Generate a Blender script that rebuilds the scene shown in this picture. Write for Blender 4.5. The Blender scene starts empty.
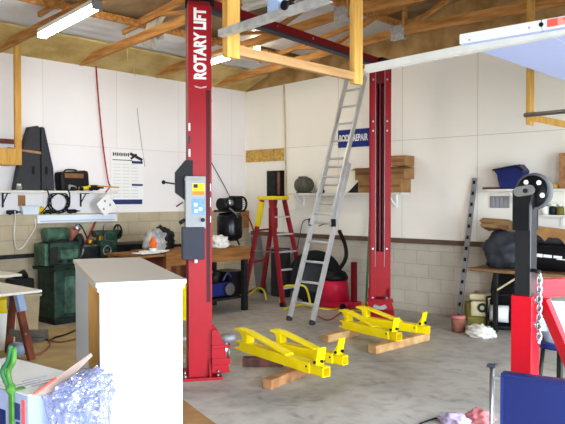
import bpy, bmesh, math, random
from mathutils import Vector, Matrix, noise
random.seed(7)
SC = bpy.context.scene
COL = SC.collection
PI = math.pi
def V(*a): return Vector(a)
# ------------------------------------------------------------------ camera
CAM = V(8.965, -8.774, 1.705); YAW = .7405; PITCH = .0215; FPX = 675.0
cd = bpy.data.cameras.new('camera'); cd.sensor_width = 36; cd.lens = 36 * FPX / 565; cd.clip_start = .05
co = bpy.data.objects.new('camera', cd); COL.objects.link(co)
co.location = CAM; co.rotation_euler = (PI / 2 - PITCH, 0, YAW); SC.camera = co
RT = V(math.cos(YAW), math.sin(YAW), 0); FW = V(-math.sin(YAW), math.cos(YAW), 0); UP = V(0, 0, 1)
def at(px, py, x=None, y=None, z=None, Z=None):
    """survey helper: a point read off the photo, on a known plane of the room"""
    X = (px - 282.5) / FPX; U = (212 - py) / FPX
    zf = math.cos(PITCH) + U * math.sin(PITCH); h = -math.sin(PITCH) + U * math.cos(PITCH)
    r = RT * X + FW * zf + UP * h
    if x is not None: t = (x - CAM.x) / r.x
    elif y is not None: t = (y - CAM.y) / r.y
    elif z is not None: t = (z - CAM.z) / r.z
    else: t = Z / zf
    return CAM + r * t
# ------------------------------------------------------------------ materials
def lin(c):
    return tuple((v / 12.92 if v <= .04045 else ((v + .055) / 1.055) ** 2.4) for v in c)
def rgb(r, g, b): return lin((r / 255, g / 255, b / 255))
MATS = {}
def mat(name, col, rough=.6, metal=0, var=.12, scale=6, bump=0, bscale=40, col2=None, emit=0, trans=0, stretch=None, coat=0):
    m = bpy.data.materials.new(name); m.use_nodes = True
    nt = m.node_tree; b = nt.nodes['Principled BSDF']
    b.inputs['Roughness'].default_value = rough; b.inputs['Metallic'].default_value = metal
    b.inputs['Transmission Weight'].default_value = trans
    b.inputs['Coat Weight'].default_value = coat
    b.inputs['Specular IOR Level'].default_value = .22
    c = rgb(*col); c2 = rgb(*col2) if col2 else tuple(v * (1 - var * 2) for v in c)
    tc = nt.nodes.new('ShaderNodeTexCoord'); src = tc.outputs['Object']
    if stretch:
        mp = nt.nodes.new('ShaderNodeMapping'); mp.inputs['Scale'].default_value = stretch
        nt.links.new(src, mp.inputs['Vector']); src = mp.outputs['Vector']
    n = nt.nodes.new('ShaderNodeTexNoise'); n.inputs['Scale'].default_value = scale; n.inputs['Detail'].default_value = 6
    nt.links.new(src, n.inputs['Vector'])
    rp = nt.nodes.new('ShaderNodeValToRGB'); rp.color_ramp.elements[0].position = .35; rp.color_ramp.elements[1].position = .65
    rp.color_ramp.elements[0].color = (*c2, 1); rp.color_ramp.elements[1].color = (*c, 1)
    nt.links.new(n.outputs['Fac'], rp.inputs['Fac']); nt.links.new(rp.outputs['Color'], b.inputs['Base Color'])
    if bump:
        n2 = nt.nodes.new('ShaderNodeTexNoise'); n2.inputs['Scale'].default_value = bscale; n2.inputs['Detail'].default_value = 4
        nt.links.new(src, n2.inputs['Vector'])
        bp = nt.nodes.new('ShaderNodeBump'); bp.inputs['Strength'].default_value = bump; bp.inputs['Distance'].default_value = .01
        nt.links.new(n2.outputs['Fac'], bp.inputs['Height']); nt.links.new(bp.outputs['Normal'], b.inputs['Normal'])
    if emit:
        b.inputs['Emission Color'].default_value = (*c, 1); b.inputs['Emission Strength'].default_value = emit
    MATS[name] = m
    return m
def brickmat(name, axes, col, col2, mortar, w, h, ms, off, zoff=0, uoff=0, bump=.4, rough=.85, nscale=5, nvar=.25):
    m = bpy.data.materials.new(name); m.use_nodes = True; nt = m.node_tree; b = nt.nodes['Principled BSDF']
    b.inputs['Roughness'].default_value = rough
    tc = nt.nodes.new('ShaderNodeTexCoord'); sp = nt.nodes.new('ShaderNodeSeparateXYZ'); cb = nt.nodes.new('ShaderNodeCombineXYZ')
    nt.links.new(tc.outputs['Object'], sp.inputs[0])
    for k, (a, o) in enumerate(zip(axes, (uoff, zoff))):
        ad = nt.nodes.new('ShaderNodeMath'); ad.operation = 'ADD'; ad.inputs[1].default_value = o
        nt.links.new(sp.outputs[a], ad.inputs[0]); nt.links.new(ad.outputs[0], cb.inputs[k])
    br = nt.nodes.new('ShaderNodeTexBrick'); br.offset = off; br.inputs['Scale'].default_value = 1
    br.inputs['Color1'].default_value = (*rgb(*col), 1); br.inputs['Color2'].default_value = (*rgb(*col2), 1); br.inputs['Mortar'].default_value = (*rgb(*mortar), 1)
    br.inputs['Mortar Size'].default_value = ms; br.inputs['Mortar Smooth'].default_value = .3
    br.inputs['Brick Width'].default_value = w; br.inputs['Row Height'].default_value = h
    nt.links.new(cb.outputs[0], br.inputs['Vector'])
    n = nt.nodes.new('ShaderNodeTexNoise'); n.inputs['Scale'].default_value = nscale; n.inputs['Detail'].default_value = 7
    nt.links.new(tc.outputs['Object'], n.inputs['Vector'])
    mx = nt.nodes.new('ShaderNodeMix'); mx.data_type = 'RGBA'; mx.blend_type = 'MULTIPLY'; mx.inputs[0].default_value = nvar
    nt.links.new(br.outputs['Color'], mx.inputs[6]); nt.links.new(n.outputs['Fac'], mx.inputs[7]); nt.links.new(mx.outputs[2], b.inputs['Base Color'])
    bp = nt.nodes.new('ShaderNodeBump'); bp.inputs['Strength'].default_value = bump; bp.inputs['Distance'].default_value = .01; bp.invert = True
    nt.links.new(br.outputs['Fac'], bp.inputs['Height']); nt.links.new(bp.outputs['Normal'], b.inputs['Normal'])
    return m
# ------------------------------------------------------------------ mesh builder
class MB:
    def __init__(s): s.bm = bmesh.new()
    def _sm(s, fs):
        for f in fs: f.smooth = True
    def box(s, c, d, rz=0, rot=None, bev=0):
        M = Matrix.Translation(Vector(c)) @ (rot.to_4x4() if rot else Matrix.Rotation(rz, 4, 'Z'))
        t = bmesh.new(); bmesh.ops.create_cube(t, size=1, matrix=Matrix.Diagonal((d[0], d[1], d[2], 1)))
        if bev: bmesh.ops.bevel(t, geom=t.edges[:], offset=bev, segments=2, affect='EDGES', profile=.6)
        t.transform(M); s._merge(t); return s
    def _merge(s, t):
        me = bpy.data.meshes.new('t'); t.to_mesh(me); t.free(); s.bm.from_mesh(me); bpy.data.meshes.remove(me)
    def bar(s, p0, p1, w, h, up=(0, 0, 1), bev=0):
        p0 = Vector(p0); p1 = Vector(p1); a = (p1 - p0); L = a.length; a.normalize()
        u = Vector(up); x = a.cross(u)
        if x.length < 1e-4: x = a.cross(V(1, 0, 0))
        x.normalize(); u = x.cross(a)
        R = Matrix((x, a, u)).transposed()
        return s.box((p0 + p1) / 2, (w, L, h), rot=R, bev=bev)
    def cyl(s, p0, p1, r0, r1=None, n=20):
        r1 = r0 if r1 is None else r1
        p0 = Vector(p0); p1 = Vector(p1); a = (p1 - p0).normalized()
        x = a.orthogonal().normalized(); y = a.cross(x)
        A = [s.bm.verts.new(p0 + (x * math.cos(2 * PI * i / n) + y * math.sin(2 * PI * i / n)) * r0) for i in range(n)]
        B = [s.bm.verts.new(p1 + (x * math.cos(2 * PI * i / n) + y * math.sin(2 * PI * i / n)) * r1) for i in range(n)]
        for i in range(n):
            f = s.bm.faces.new((A[i], A[(i + 1) % n], B[(i + 1) % n], B[i])); f.smooth = True
        s.bm.faces.new(A[::-1]); s.bm.faces.new(B); return s
    def ring(s, c, axis, ro, ri, th, n=32):
        a = Vector(axis).normalized(); c = Vector(c)
        return s.lathe([(ri, -th / 2), (ro, -th / 2), (ro, th / 2), (ri, th / 2)], c, a, n, closed=True)
    def lathe(s, prof, c=(0, 0, 0), axis=(0, 0, 1), n=24, closed=False, smooth=True):
        a = Vector(axis).normalized(); x = a.orthogonal().normalized(); y = a.cross(x); c = Vector(c); R = []
        for r, h in prof:
            R.append([s.bm.verts.new(c + a * h + (x * math.cos(2 * PI * i / n) + y * math.sin(2 * PI * i / n)) * max(r, 1e-4)) for i in range(n)])
        m = len(prof)
        for k in range(m if closed else m - 1):
            A, B = R[k], R[(k + 1) % m]
            for i in range(n):
                f = s.bm.faces.new((A[i], A[(i + 1) % n], B[(i + 1) % n], B[i])); f.smooth = smooth
        if not closed:
            if prof[0][0] > 1e-3: s.bm.faces.new(R[0][::-1])
            if prof[-1][0] > 1e-3: s.bm.faces.new(R[-1])
        return s
    def tube(s, pts, r, n=8, closed=False, sub=0):
        P = [Vector(p) for p in pts]
        if sub: P = spline(P, sub, closed)
        R = []; prev = None; m = len(P)
        for i, p in enumerate(P):
            a = (P[(i + 1) % m] - P[i - 1]) if (closed or 0 < i < m - 1) else (P[1] - P[0] if i == 0 else P[-1] - P[-2])
            a.normalize()
            if prev is None: x = a.orthogonal().normalized()
            else:
                x = prev - a * prev.dot(a)
                x = x.normalized() if x.length > 1e-5 else a.orthogonal().normalized()
            prev = x; y = a.cross(x)
            R.append([s.bm.verts.new(p + (x * math.cos(2 * PI * k / n) + y * math.sin(2 * PI * k / n)) * r) for k in range(n)])
        for i in range(m if closed else m - 1):
            A, B = R[i], R[(i + 1) % m]
            for k in range(n):
                f = s.bm.faces.new((A[k], A[(k + 1) % n], B[(k + 1) % n], B[k])); f.smooth = True
        if not closed: s.bm.faces.new(R[0][::-1]); s.bm.faces.new(R[-1])
        return s
    def prism(s, poly, o, ux, uy, depth, cut=None):
        """polygon in plane (ux, uy) at o, extruded by depth along ux x uy"""
        ux = Vector(ux); uy = Vector(uy); o = Vector(o); w = ux.cross(uy).normalized() * depth
        A = [s.bm.verts.new(o + ux * a + uy * b) for a, b in poly]; B = [s.bm.verts.new(v.co + w) for v in A]
        n = len(A)
        s.bm.faces.new(A[::-1]); s.bm.faces.new(B)
        for i in range(n): s.bm.faces.new((A[i], A[(i + 1) % n], B[(i + 1) % n], B[i]))
        return s
    def quad(s, *ps):
        s.bm.faces.new([s.bm.verts.new(Vector(p)) for p in ps]); return s
    def sheet(s, *ps, th=.004):
        ps = [Vector(p) for p in ps]; nrm = (ps[1] - ps[0]).cross(ps[2] - ps[0]).normalized() * th
        A = [s.bm.verts.new(p) for p in ps]; B = [s.bm.verts.new(p + nrm) for p in ps]; n = len(ps)
        s.bm.faces.new(A[::-1]); s.bm.faces.new(B)
        for i in range(n): s.bm.faces.new((A[i], A[(i + 1) % n], B[(i + 1) % n], B[i]))
        return s
    def blob(s, c, r, amp=.2, freq=3, seed=0, sub=4, smooth=True, flat=None, rz=0):
        t = bmesh.new(); bmesh.ops.create_icosphere(t, subdivisions=sub, radius=1)
        for v in t.verts:
            k = v.co.normalized(); d = noise.fractal(k * freq + V(seed * 7.3, seed * 1.7, 0), 1, 2, 4)
            v.co = k * (1 + amp * d); v.co = V(v.co.x * r[0], v.co.y * r[1], v.co.z * r[2])
            v.co.rotate(Matrix.Rotation(rz, 3, 'Z'))
            if flat is not None and v.co.z < -flat: v.co.z = -flat + (v.co.z + flat) * .02
            v.co += Vector(c)
        for f in t.faces: f.smooth = smooth
        s._merge(t); return s
    def build(s, name, m, parent=None, bev=0):
        me = bpy.data.meshes.new(name); bmesh.ops.recalc_face_normals(s.bm, faces=s.bm.faces[:]); s.bm.to_mesh(me); s.bm.free()
        o = bpy.data.objects.new(name, me); COL.objects.link(o)
        for q in (m if isinstance(m, (list, tuple)) else [m]): me.materials.append(MATS[q] if isinstance(q, str) else q)
        if parent: o.parent = parent
        if bev:
            md = o.modifiers.new('bevel', 'BEVEL'); md.width = bev; md.segments = 2; md.limit_method = 'ANGLE'
        return o
def spline(P, sub, closed=False):
    out = []; m = len(P)
    for i in range(m if closed else m - 1):
        p0 = P[i - 1] if (closed or i > 0) else P[0]; p1 = P[i]; p2 = P[(i + 1) % m]
        p3 = P[(i + 2) % m] if (closed or i + 2 < m) else P[-1]
        for k in range(sub):
            t = k / sub
            out.append(.5 * ((2 * p1) + (p2 - p0) * t + (2 * p0 - 5 * p1 + 4 * p2 - p3) * t * t + (3 * p1 - p0 - 3 * p2 + p3) * t ** 3))
    if not closed: out.append(P[-1].copy())
    return out
def tag(o, label, cat, group=None, kind=None):
    o['label'] = label; o['category'] = cat
    if group: o['group'] = group
    if kind: o['kind'] = kind
    return o
def thing(name, label, cat, loc=(0, 0, 0), rz=0, group=None):
    o = bpy.data.objects.new(name, None); COL.objects.link(o); o.empty_display_size = .1
    o.location = loc; o.rotation_euler = (0, 0, rz)
    return tag(o, label, cat, group)
def struct(o):
    o['kind'] = 'structure'; return o
def copy_tree(o, parent=None):
    c = o.copy(); COL.objects.link(c)
    if parent: c.parent = parent
    for ch in list(o.children): copy_tree(ch, c)
    return c
def lettering(text, name, m, parent, M, size, width=None, extrude=.001, bold=0):
    cu = bpy.data.curves.new(name, 'FONT'); cu.body = text; cu.size = size; cu.extrude = extrude; cu.offset = bold
    cu.align_x = 'CENTER'; cu.align_y = 'CENTER'
    t = bpy.data.objects.new('tmp', cu); COL.objects.link(t)
    dg = bpy.context.evaluated_depsgraph_get(); me = bpy.data.meshes.new_from_object(t.evaluated_get(dg))
    bpy.data.objects.remove(t); bpy.data.curves.remove(cu)
    xs = [v.co.x for v in me.vertices]
    k = width / (max(xs) - min(xs)) if width else 1
    me.transform(M @ Matrix.Diagonal((k, 1, 1, 1)))
    me.name = name; me.materials.clear(); me.materials.append(MATS[m])
    o = bpy.data.objects.new(name, me); COL.objects.link(o); o.parent = parent
    return o
def frame(o, x, y):
    x = Vector(x).normalized(); y = Vector(y).normalized(); z = x.cross(y)
    M = Matrix((x, y, z)).transposed().to_4x4(); M.translation = Vector(o); return M
# ------------------------------------------------------------------ palette
mat('plaster', (236, 230, 218), .7)
mat('red', (158, 6, 24), .42, var=.05, scale=3)
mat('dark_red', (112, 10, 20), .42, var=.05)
mat('bright_red', (196, 10, 32), .35, var=.04)
mat('yellow', (252, 226, 14), .4, var=.06, scale=5)
mat('safety_yellow', (236, 206, 30), .5, var=.08)
mat('white_gloss', (218, 227, 240), .35, var=.01)
mat('white_top', (222, 218, 208), .45, var=.015)
mat('white_paint', (232, 232, 226), .5, var=.03)
mat('white_paper', (240, 240, 238), .8, var=.01)
mat('cloth_white', (226, 222, 214), .9, var=.06, bump=.5, bscale=30)
mat('black', (14, 14, 16), .5, var=.1)
mat('black_gloss', (14, 14, 18), .25, var=.1)
mat('rubber', (22, 22, 24), .8, var=.1)
mat('charcoal', (54, 56, 60), .6, var=.08)
mat('slate', (40, 43, 56), .5, var=.04)
mat('steel', (170, 172, 176), .32, 1, var=.1)
mat('galvanised', (206, 204, 204), .42, .6, var=.15, scale=25)
mat('aluminium', (206, 207, 206), .42, .5, var=.07)
mat('grey_metal', (150, 152, 154), .5, .3, var=.1)
mat('tyre_grey', (84, 86, 86), .7, var=.08)
mat('pine', (206, 162, 84), .6, var=.16, scale=5, stretch=(6, 6, .6), col2=(182, 134, 62))
mat('cross_pine', (176, 138, 92), .65, scale=5, stretch=(6, .6, 6), col2=(150, 110, 70))
mat('track_white', (206, 205, 198), .5, var=.05)
mat('truss_wood', (196, 142, 80), .7, scale=4, stretch=(.6, 6, 6), col2=(150, 98, 48))
mat('bench_wood', (152, 102, 52), .65, scale=4, stretch=(6, .6, 6), col2=(112, 70, 32))
mat('horse_wood', (120, 62, 44), .65, scale=4, col2=(84, 40, 30))
mat('block_wood', (176, 132, 88), .75, scale=7, col2=(132, 88, 58))
mat('block_pale', (206, 168, 118), .75, scale=7, col2=(170, 126, 80))
mat('block_dark', (120, 76, 64), .75, scale=7, col2=(74, 48, 44))
mat('osb', (214, 176, 96), .8, scale=30, col2=(170, 128, 60))
mat('ply', (186, 164, 118), .8, scale=3, col2=(158, 136, 96))
mat('raw_wood', (206, 156, 84), .7, scale=4, stretch=(5, 5, .5), col2=(182, 130, 64))
mat('cardboard', (164, 124, 78), .85, scale=6, col2=(144, 104, 62))
mat('cardboard_dark', (136, 98, 62), .85, scale=6, col2=(116, 80, 50))
mat('tan_board', (206, 182, 122), .85, scale=3, col2=(176, 146, 84))
mat('roof_brown', (150, 126, 94), .85, scale=2.5, col2=(112, 88, 62))
mat('fibre', (186, 150, 98), .9, scale=4, col2=(148, 112, 66))
mat('lathe_green', (44, 74, 60), .45, scale=9, col2=(20, 34, 30), bump=.2)
mat('lathe_pale', (78, 116, 94), .45, scale=9, col2=(44, 68, 56))
mat('lathe_dark', (40, 44, 42), .45, .3, scale=12, col2=(24, 26, 26))
mat('brass', (176, 128, 44), .35, .8)
mat('fibreglass_red', (142, 32, 42), .5, var=.1)
mat('navy', (26, 36, 96), .45, var=.08)
mat('panel_blue', (16, 27, 78), .4, var=.04)
mat('sign_blue', (24, 40, 120), .5, var=.03)
mat('bluegrey', (150, 170, 204), .5, var=.05)
mat('orange', (232, 104, 36), .5, var=.05)
mat('vac_red', (206, 32, 66), .4, var=.05)
mat('green_rope', (78, 132, 56), .5, var=.12, scale=20)
mat('green_paint', (46, 108, 66), .5)
mat('cream', (198, 184, 148), .5, var=.1)
mat('olive', (120, 110, 44), .6, var=.2)
mat('rust', (146, 92, 76), .8, var=.15, scale=14)
mat('tarp', (48, 50, 56), .55, var=.12, bump=.5, bscale=10)
mat('bag', (18, 17, 20), .55, var=.15, bump=.3, bscale=12)
mat('rough_plank', (142, 110, 74), .8, scale=4, stretch=(.7, 6, 6), col2=(94, 68, 42))
mat('cable_red', (176, 40, 52), .5)
mat('cable_yellow', (226, 206, 44), .5)
mat('cable_black', (28, 26, 34), .5)
mat('cable_white', (226, 224, 216), .5)
mat('cable_cream', (206, 190, 150), .6)
mat('plastic_film', (214, 206, 190), .4, trans=.3, var=.1, bump=.5, bscale=15)
mat('lilac', (196, 180, 204), .8, var=.1, bump=.4)
mat('pink', (202, 122, 122), .8, var=.1)
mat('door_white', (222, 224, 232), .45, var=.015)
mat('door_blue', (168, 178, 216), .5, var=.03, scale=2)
mat('print_red', (226, 92, 80), .6, var=0)
mat('print_pink', (240, 150, 140), .6, var=0)
mat('print_navy', (44, 52, 104), .6, var=0)
mat('print_dark', (54, 50, 56), .7, var=0)
mat('print_grey', (150, 148, 156), .7, var=0)
mat('print_yellow', (244, 216, 40), .6, var=0)
mat('print_orange', (234, 130, 40), .6, var=0)
mat('print_blue', (120, 160, 214), .6, var=.1, scale=40)
mat('paper_grid', (224, 224, 222), .8, var=.03, scale=60)
mat('tube_glow', (255, 250, 236), .4, emit=60, var=0)
mat('bulb_glow', (255, 240, 205), .4, emit=40, var=0)
mat('carton', (154, 164, 200), .7, var=.02)
mat('carton_inside', (172, 150, 140), .8, var=.03)
mat('pallet_grey', (120, 118, 112), .8, var=.12)
mat('purple_metal', (74, 60, 104), .5, var=.15)
mat('glass_jar', (180, 190, 180), .2, var=.05)
mat('sack_grey', (196, 190, 180), .85, scale=9, col2=(120, 124, 136), bump=.4)
mat('ledge_brown', (104, 86, 68), .7, var=.15)
mat('hoist_black', (16, 17, 22), .3, var=.05)
MATS['hoist_black'].node_tree.nodes['Principled BSDF'].inputs['Specular IOR Level'].default_value = .45
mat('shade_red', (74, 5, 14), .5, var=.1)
mat('box_grey', (156, 158, 158), .5, var=.03)
mat('motor_grey', (98, 98, 86), .55, .2, var=.2, scale=20)
# bubble wrap: clear film with little domes
m = mat('bubble_wrap', (150, 158, 204), .14, trans=.5, var=.05, scale=8)
nt = m.node_tree; b = nt.nodes['Principled BSDF']
vo = nt.nodes.new('ShaderNodeTexVoronoi'); vo.inputs['Scale'].default_value = 34
tc = nt.nodes.new('ShaderNodeTexCoord'); nt.links.new(tc.outputs['Object'], vo.inputs['Vector'])
bp = nt.nodes.new('ShaderNodeBump'); bp.inputs['Strength'].default_value = .9; bp.inputs['Distance'].default_value = .012; bp.invert = True
nt.links.new(vo.outputs['Distance'], bp.inputs['Height']); nt.links.new(bp.outputs['Normal'], b.inputs['Normal'])
b.inputs['Transmission Weight'].default_value = 0; b.inputs['Specular IOR Level'].default_value = 1.0
tr = nt.nodes.new('ShaderNodeBsdfTransparent'); tr.inputs['Color'].default_value = (.93, .95, 1, 1); gl = nt.nodes.new('ShaderNodeBsdfGlossy'); gl.inputs['Roughness'].default_value = .12
nt.links.new(bp.outputs['Normal'], gl.inputs['Normal'])
ms = nt.nodes.new('ShaderNodeMixShader'); ms.inputs[0].default_value = .3; nt.links.new(b.outputs[0], ms.inputs[1]); nt.links.new(gl.outputs[0], ms.inputs[2])
ms2 = nt.nodes.new('ShaderNodeMixShader'); ms2.inputs[0].default_value = .40; nt.links.new(ms.outputs[0], ms2.inputs[1]); nt.links.new(tr.outputs[0], ms2.inputs[2])
nt.links.new(ms2.outputs[0], nt.nodes['Material Output'].inputs['Surface'])
# concrete floor: broad stains, trowel mottling, dark drips
m = bpy.data.materials.new('concrete'); m.use_nodes = True; MATS['concrete'] = m
nt = m.node_tree; b = nt.nodes['Principled BSDF']; b.inputs['Roughness'].default_value = .55
tc = nt.nodes.new('ShaderNodeTexCoord')
def nz(scale, det, dist=0):
    n = nt.nodes.new('ShaderNodeTexNoise'); n.inputs['Scale'].default_value = scale; n.inputs['Detail'].default_value = det; n.inputs['Distortion'].default_value = dist
    nt.links.new(tc.outputs['Object'], n.inputs['Vector']); return n
def ramp(n, stops):
    r = nt.nodes.new('ShaderNodeValToRGB')
    while len(r.color_ramp.elements) < len(stops): r.color_ramp.elements.new(.5)
    for e, (p, c) in zip(r.color_ramp.elements, stops): e.position = p; e.color = (*rgb(*c), 1)
    nt.links.new(n.outputs['Fac'], r.inputs['Fac']); return r
r1 = ramp(nz(.9, 8, .6), [(.30, (132, 127, 119)), (.5, (170, 165, 156)), (.7, (187, 182, 172))])
r2 = ramp(nz(7, 8), [(.32, (150, 148, 146)), (.55, (255, 255, 255))])
r3 = ramp(nz(2.6, 5, 1.5), [(.27, (150, 144, 140)), (.40, (255, 255, 255))])
def mul(a, c, f):
    mx = nt.nodes.new('ShaderNodeMix'); mx.data_type = 'RGBA'; mx.blend_type = 'MULTIPLY'; mx.inputs[0].default_value = f
    nt.links.new(a, mx.inputs[6]); nt.links.new(c, mx.inputs[7]); return mx.outputs[2]
nt.links.new(mul(mul(r1.outputs[0], r2.outputs[0], .35), r3.outputs[0], .6), b.inputs['Base Color'])
MATS['panel_left'] = brickmat('panel_left', ('Y', 'Z'), (243, 240, 240), (241, 237, 238), (214, 208, 206), 1.22, 2.44, .004, 0, zoff=-2.47 + 4.88, uoff=12.2 + .33, bump=.1, rough=.6, nscale=1.2, nvar=.08)
MATS['panel_back'] = brickmat('panel_back', ('X', 'Z'), (246, 242, 232), (244, 239, 228), (192, 182, 166), 1.22, 2.44, .004, 0, zoff=-2.57 + 4.88, uoff=.26, bump=.1, rough=.6, nscale=1.2, nvar=.08)
MATS['block_left'] = brickmat('block_left', ('Y', 'Z'), (196, 182, 154), (188, 174, 146), (170, 156, 128), .4064, .2032, .006, .5, zoff=.1, uoff=20.32, nvar=.3)
MATS['block_back'] = brickmat('block_back', ('X', 'Z'), (204, 196, 180), (196, 188, 172), (180, 171, 154), .4064, .2032, .006, .5, zoff=-.716 + .2032 * 5, uoff=0, nvar=.3)
def corrugated(name, col, col2):
    m = mat(name, col, .45, .2, scale=1.5, col2=col2)
    nt = m.node_tree; w = nt.nodes.new('ShaderNodeTexWave'); w.bands_direction = 'X'; w.inputs['Scale'].default_value = 1.6
    tc = nt.nodes.new('ShaderNodeTexCoord'); nt.links.new(tc.outputs['Object'], w.inputs['Vector'])
    bp = nt.nodes.new('ShaderNodeBump'); bp.inputs['Strength'].default_value = .5; bp.inputs['Distance'].default_value = .02
    nt.links.new(w.outputs['Fac'], bp.inputs['Height']); nt.links.new(bp.outputs['Normal'], nt.nodes['Principled BSDF'].inputs['Normal'])
corrugated('roof_metal', (214, 216, 220), (196, 198, 200))
# ------------------------------------------------------------------ the building
XR, YF = 9.75, -11.2
struct(MB().box((XR / 2 + .05, YF / 2, -.1), (XR + .4, -YF + .4, .2)).build('floor', 'concrete'))
struct(MB().box((XR + 5.25, -5.6, -.12), (10, 22, .2)).build('driveway', 'concrete'))
struct(MB().box((-.1, YF / 2, 2.68), (.2, -YF + .4, 2.42)).build('wall_left', 'panel_left'))
struct(MB().box((-.05, YF / 2, .735), (.3, -YF + .4, 1.47)).build('wall_left.001', 'block_left'))
ROOF = lambda x: 3.82 + .14 * x
w = MB().prism([(0, 1.06), (XR, 1.06), (XR, 3.98), (0, 3.65)], (0, 0, 0), (1, 0, 0), (0, 0, 1), -.2)
struct(w.build('wall_back', 'panel_back'))
struct(MB().box((XR / 2, .1, .53), (XR, .2, 1.06)).build('wall_back.001', 'block_back'))
w = MB().prism([(0, 3.65), (XR, 3.98), (XR, ROOF(XR) + .10), (0, ROOF(0) + .10)], (0, .02, 0), (1, 0, 0), (0, 0, 1), -.16)
struct(w.build('wall_back.002', 'fibre'))
struct(MB().box((XR / 2, YF - .1, 2.5), (XR, .2, 5)).build('wall_front', 'plaster'))
# door wall with the two big open doorways the daylight comes through
DOORS = [(-10.6, -6.56), (-5.46, -2.38)]
w = MB()
for a, c in [(YF, -10.6), (-6.56, -5.46), (-2.38, 0)]: w.box((XR + .1, (a + c) / 2, 1.3), (.2, c - a, 2.6))
w.box((XR + .1, YF / 2, 3.9), (.2, -YF, 2.6)); struct(w.build('wall_right', 'plaster'))
# roof
w = MB().prism([(-.1, ROOF(0) + .06), (XR + .1, ROOF(XR) + .06), (XR + .1, ROOF(XR) + .12), (-.1, ROOF(0) + .12)], (0, .2, 0), (1, 0, 0), (0, 0, 1), -YF + .4)
struct(w.build('ceiling', 'roof_brown'))
w = MB().prism([(-.1, 3.66), (.0, 3.66), (.62, 3.885), (.62, 3.91), (-.1, 3.69)], (0, .0, 0), (1, 0, 0), (0, 0, 1), -YF)
struct(w.build('ceiling.001', 'tan_board'))
w = MB()
def strip(x0, x1, y0, y1, dz=.01):
    w.prism([(x0, ROOF(x0) + dz), (x1, ROOF(x1) + dz), (x1, ROOF(x1) + dz + .02), (x0, ROOF(x0) + dz + .02)], (0, y1, 0), (1, 0, 0), (0, 0, 1), y1 - y0)
strip(.60, 1.44, YF, 0); strip(1.62, 3.35, -2.1, 0); strip(3.9, 5.2, -7.5, -3.4)
struct(w.build('ceiling.002', 'roof_metal'))
def purlin(x, i):
    o = MB().box((x, YF / 2, ROOF(x) - .025), (.05, -YF, .09)).build('trim_%d' % i, 'truss_wood'); struct(o)
for i, x in enumerate((1.50, 3.45, 5.3, 7.1)): purlin(x, i + 1)
struct(MB().box((2.3 + .2, -.0, 1.055), (4.6, .09, .07)).build('trim_5', 'ledge_brown'))
struct(MB().box((.125, -4.6, .905), (.05, 6.0, .055)).build('trim_6', 'lathe_dark'))
a = at(246.5, 165, y=0); c = at(284, 152.5, y=0)
struct(MB().box(((a.x + c.x) / 2, -.006, 2.46), (c.x - a.x, .02, .215)).box((a.x + .35, -.02, 2.46), (.04, .02, .2)).box((a.x + .68, -.02, 2.46), (.04, .02, .2)).build('trim_7', 'osb'))
# ------------------------------------------------------------------ roof trusses
ORD = ['first roof truss out from the back wall, over the shelf with the motor', 'second roof truss from the back wall, with a tube lamp under it',
       'third roof truss from the back wall, ending above the wall calendar', 'fourth roof truss from the back wall, with the nearest tube lamp under it',
       'fifth roof truss from the back wall, nearest the camera over the left wall']
for i, y in enumerate((-.74, -2.02, -3.40, -4.62, -5.85)):
    t = thing('roof_truss', 'brown timber ' + ORD[i], 'roof truss', (0, y, 3.66), 0, 'timber roof trusses')
    MB().bar((0.01, 0, .05), (3.85, 0, .345), .045, .12).build('bottom_chord', 'truss_wood', t)
    MB().box((6.8, 0, .345), (5.85, .045, .13)).build('tie_beam', 'truss_wood', t)
    MB().bar((1.1, 0, ROOF(1.1) - 3.66 - .0), (XR - .02, 0, ROOF(XR - .02) - 3.66 - .03), .04, .10).build('top_chord', 'truss_wood', t)
    rf = lambda x: ROOF(x) - 3.66 - .05
    for k, (xa, xb) in enumerate(((2.6, 1.9), (2.6, 3.4), (3.9, 3.9), (4.0, 5.0), (5.9, 5.0), (5.9, 6.8), (7.7, 6.8), (7.7, 8.6), (9.4, 8.6))):
        za = (.10 + .078 * xa) if xa < 3.8 else .39
        MB().bar((xa, 0, za), (xb, 0, rf(xb) + .02), .036, .085, up=(0, 1, 0)).build('web', 'truss_wood', t)
    for s in (-1, 1):
        MB().box((3.8, s * .025, .33), (.22, .004, .20)).build('gusset_plate', 'galvanised', t)
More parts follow.
